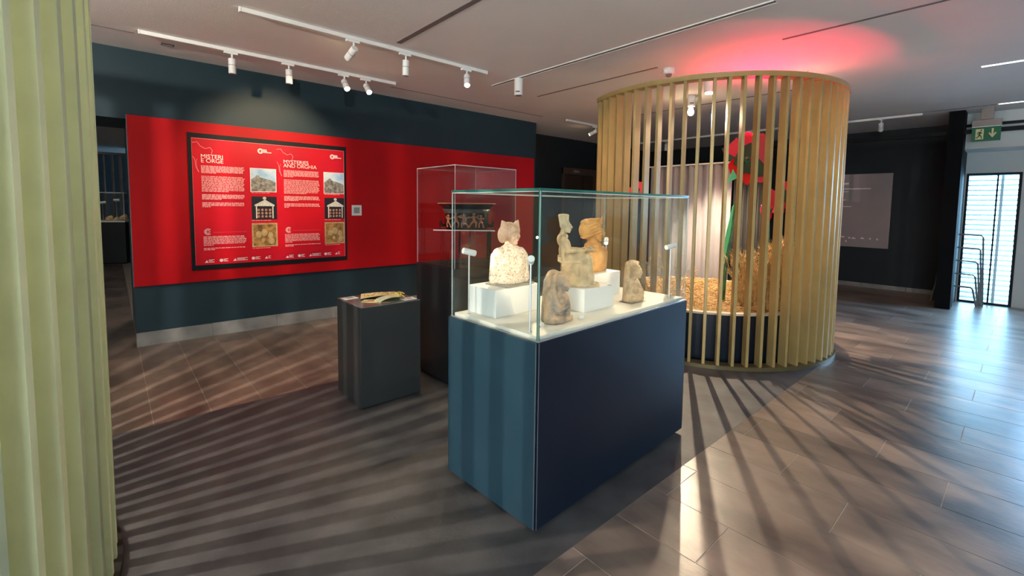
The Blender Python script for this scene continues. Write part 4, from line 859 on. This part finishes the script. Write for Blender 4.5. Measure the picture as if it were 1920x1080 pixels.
# ------------------------------------------------------------------ stacked metal frames by the window
frame_m = mat('grey_steel', (.26, .25, .24), .45, .5, nscale=15, namt=.15)
words_ = ['tallest', 'second tallest', 'middle sized', 'second lowest', 'lowest']
for i, h in enumerate((1.12, .91, .70, .49, .29)):
    t = thing('metal_frame', words_[i]+' of the grey steel tube frames leaning by the corridor window', 'metal frame', (10.38, .44+.016*i, 0), 0)
    y1 = .0; w = .44; r = .012
    bm = tube(bmesh.new(), [(-i*.035, y1-.05, 0), (-i*.035-.02, y1, h-.03), (-i*.035-.02, y1+.025, h), (-i*.035-.02, y1+w-.02, h+.01), (-i*.035-.02, y1+w, h-.02), (-i*.035, y1+w+.04, 0)], r, 8); link('tube_frame', bm, frame_m, t)

# ------------------------------------------------------------------ room behind the left opening
dr = thing('display_case', 'distant black display case with lit finds in the dark room at left', 'display case', (-.34, 14.35, 0), R(-20))
box('base_cabinet', 0, .62, 0, .9, .04, 1.0, blackcase_m, dr); box('plinth', .08, .54, .08, .82, 0, .04, black_m, dr); box('deck', 0, .62, 0, .9, 1.0, 1.03, deck_m, dr)
for a in ((0, .62, 0, .006), (0, .62, .894, .9), (0, .006, .006, .894), (.614, .62, .006, .894)): box('glass_pane', a[0], a[1], a[2], a[3], 1.031, 1.69, glass2_m, dr)
bm = bmesh.new()
for a in ((0, .62, -.004, .004), (0, .62, .892, .9)): B(bm, a[0], a[1], a[2], a[3], 1.69, 1.704)
for x in (0, .61): B(bm, x, x+.01, -.004, .006, 1.03, 1.69); B(bm, x, x+.01, .006, .89, 1.69, 1.704)
link('hood_edges', bm, alu_m, dr)
find_m = mat('pale_finds', (.70, .50, .28), .8, nscale=20, namt=.3)
for (x, y, s, lab) in ((.25, .25, .07, 'pinkish rounded find at the left in the distant case'), (.36, .3, .05, 'small tan find in the middle of the distant case'), (.50, .3, .085, 'tall pale find at the right in the distant case'), (.16, .4, .06, 'dark round find at the back of the distant case')):
    q = Matrix.Rotation(R(-20), 4, 'Z') @ Vector((x, y, 0)); b_ = thing('ancient_find', lab, 'artefact', (-.34+q.x, 14.35+q.y, 1.0305))
    sculpt('body', [('e', (0, 0, s*.7), (s, s*.8, s*.75)), ('e', (s*.3, 0, s*1.3), (s*.55, s*.5, s*.5)), ('e', (-s*.4, -s*.3, s*.4), (s*.6, s*.5, s*.5))], find_m, b_, .01, .004, .04, 0, 0, .006, int(s*1000))
for (x, h) in ((.14, .42), (.40, .48), (.02, .46)):
    q = Matrix.Rotation(R(-20), 4, 'Z') @ Vector((x+.03, .12, 0)); t = thing('display_spotlight', {.14: 'distant mini spotlight left in the far case', .40: 'distant mini spotlight right in the far case', .02: 'distant mini spotlight at the far case edge'}[x], 'spotlight', (-.34+q.x, 14.35+q.y, 1.0305))
    link('stem', tube(bmesh.new(), [(0, 0, 0), (0, 0, h)], .008, 8), alu_m, t); link('head', tube(bmesh.new(), [(-.05, 0, h), (.06, 0, h+.01)], .03, 12), white_m, t)
spot('far_case_beam', (0.02, 14.2, 2.4), (0.05, 14.8, 1.0), 12, (1, .85, .62), 40, .5, .02)
t = drum(-.35, 17.2, 1.3, -150, 8, 16, 'distant dark slatted drum in the room behind the left opening', top=2.75, m=mat('dark_bronze_slat', (.50, .40, .32), .5, .3, nscale=6, namt=.2), mb=ring_black_m)
t = thing('ceiling_projector', 'black box hanging under the ceiling of the dark left room', 'projector', (-.75, 8.6, 2.55)); box('body', 0, .42, 0, .4, 0, .3, black_m, t, .01); box('bracket', .15, .25, .15, .25, .3, .45, black_m, t)
area('back_room_light', (-3.6, 11.0, 2.9), (-3.0, 11.0, 0), .6, 1.0, 4, (1, .86, .72))
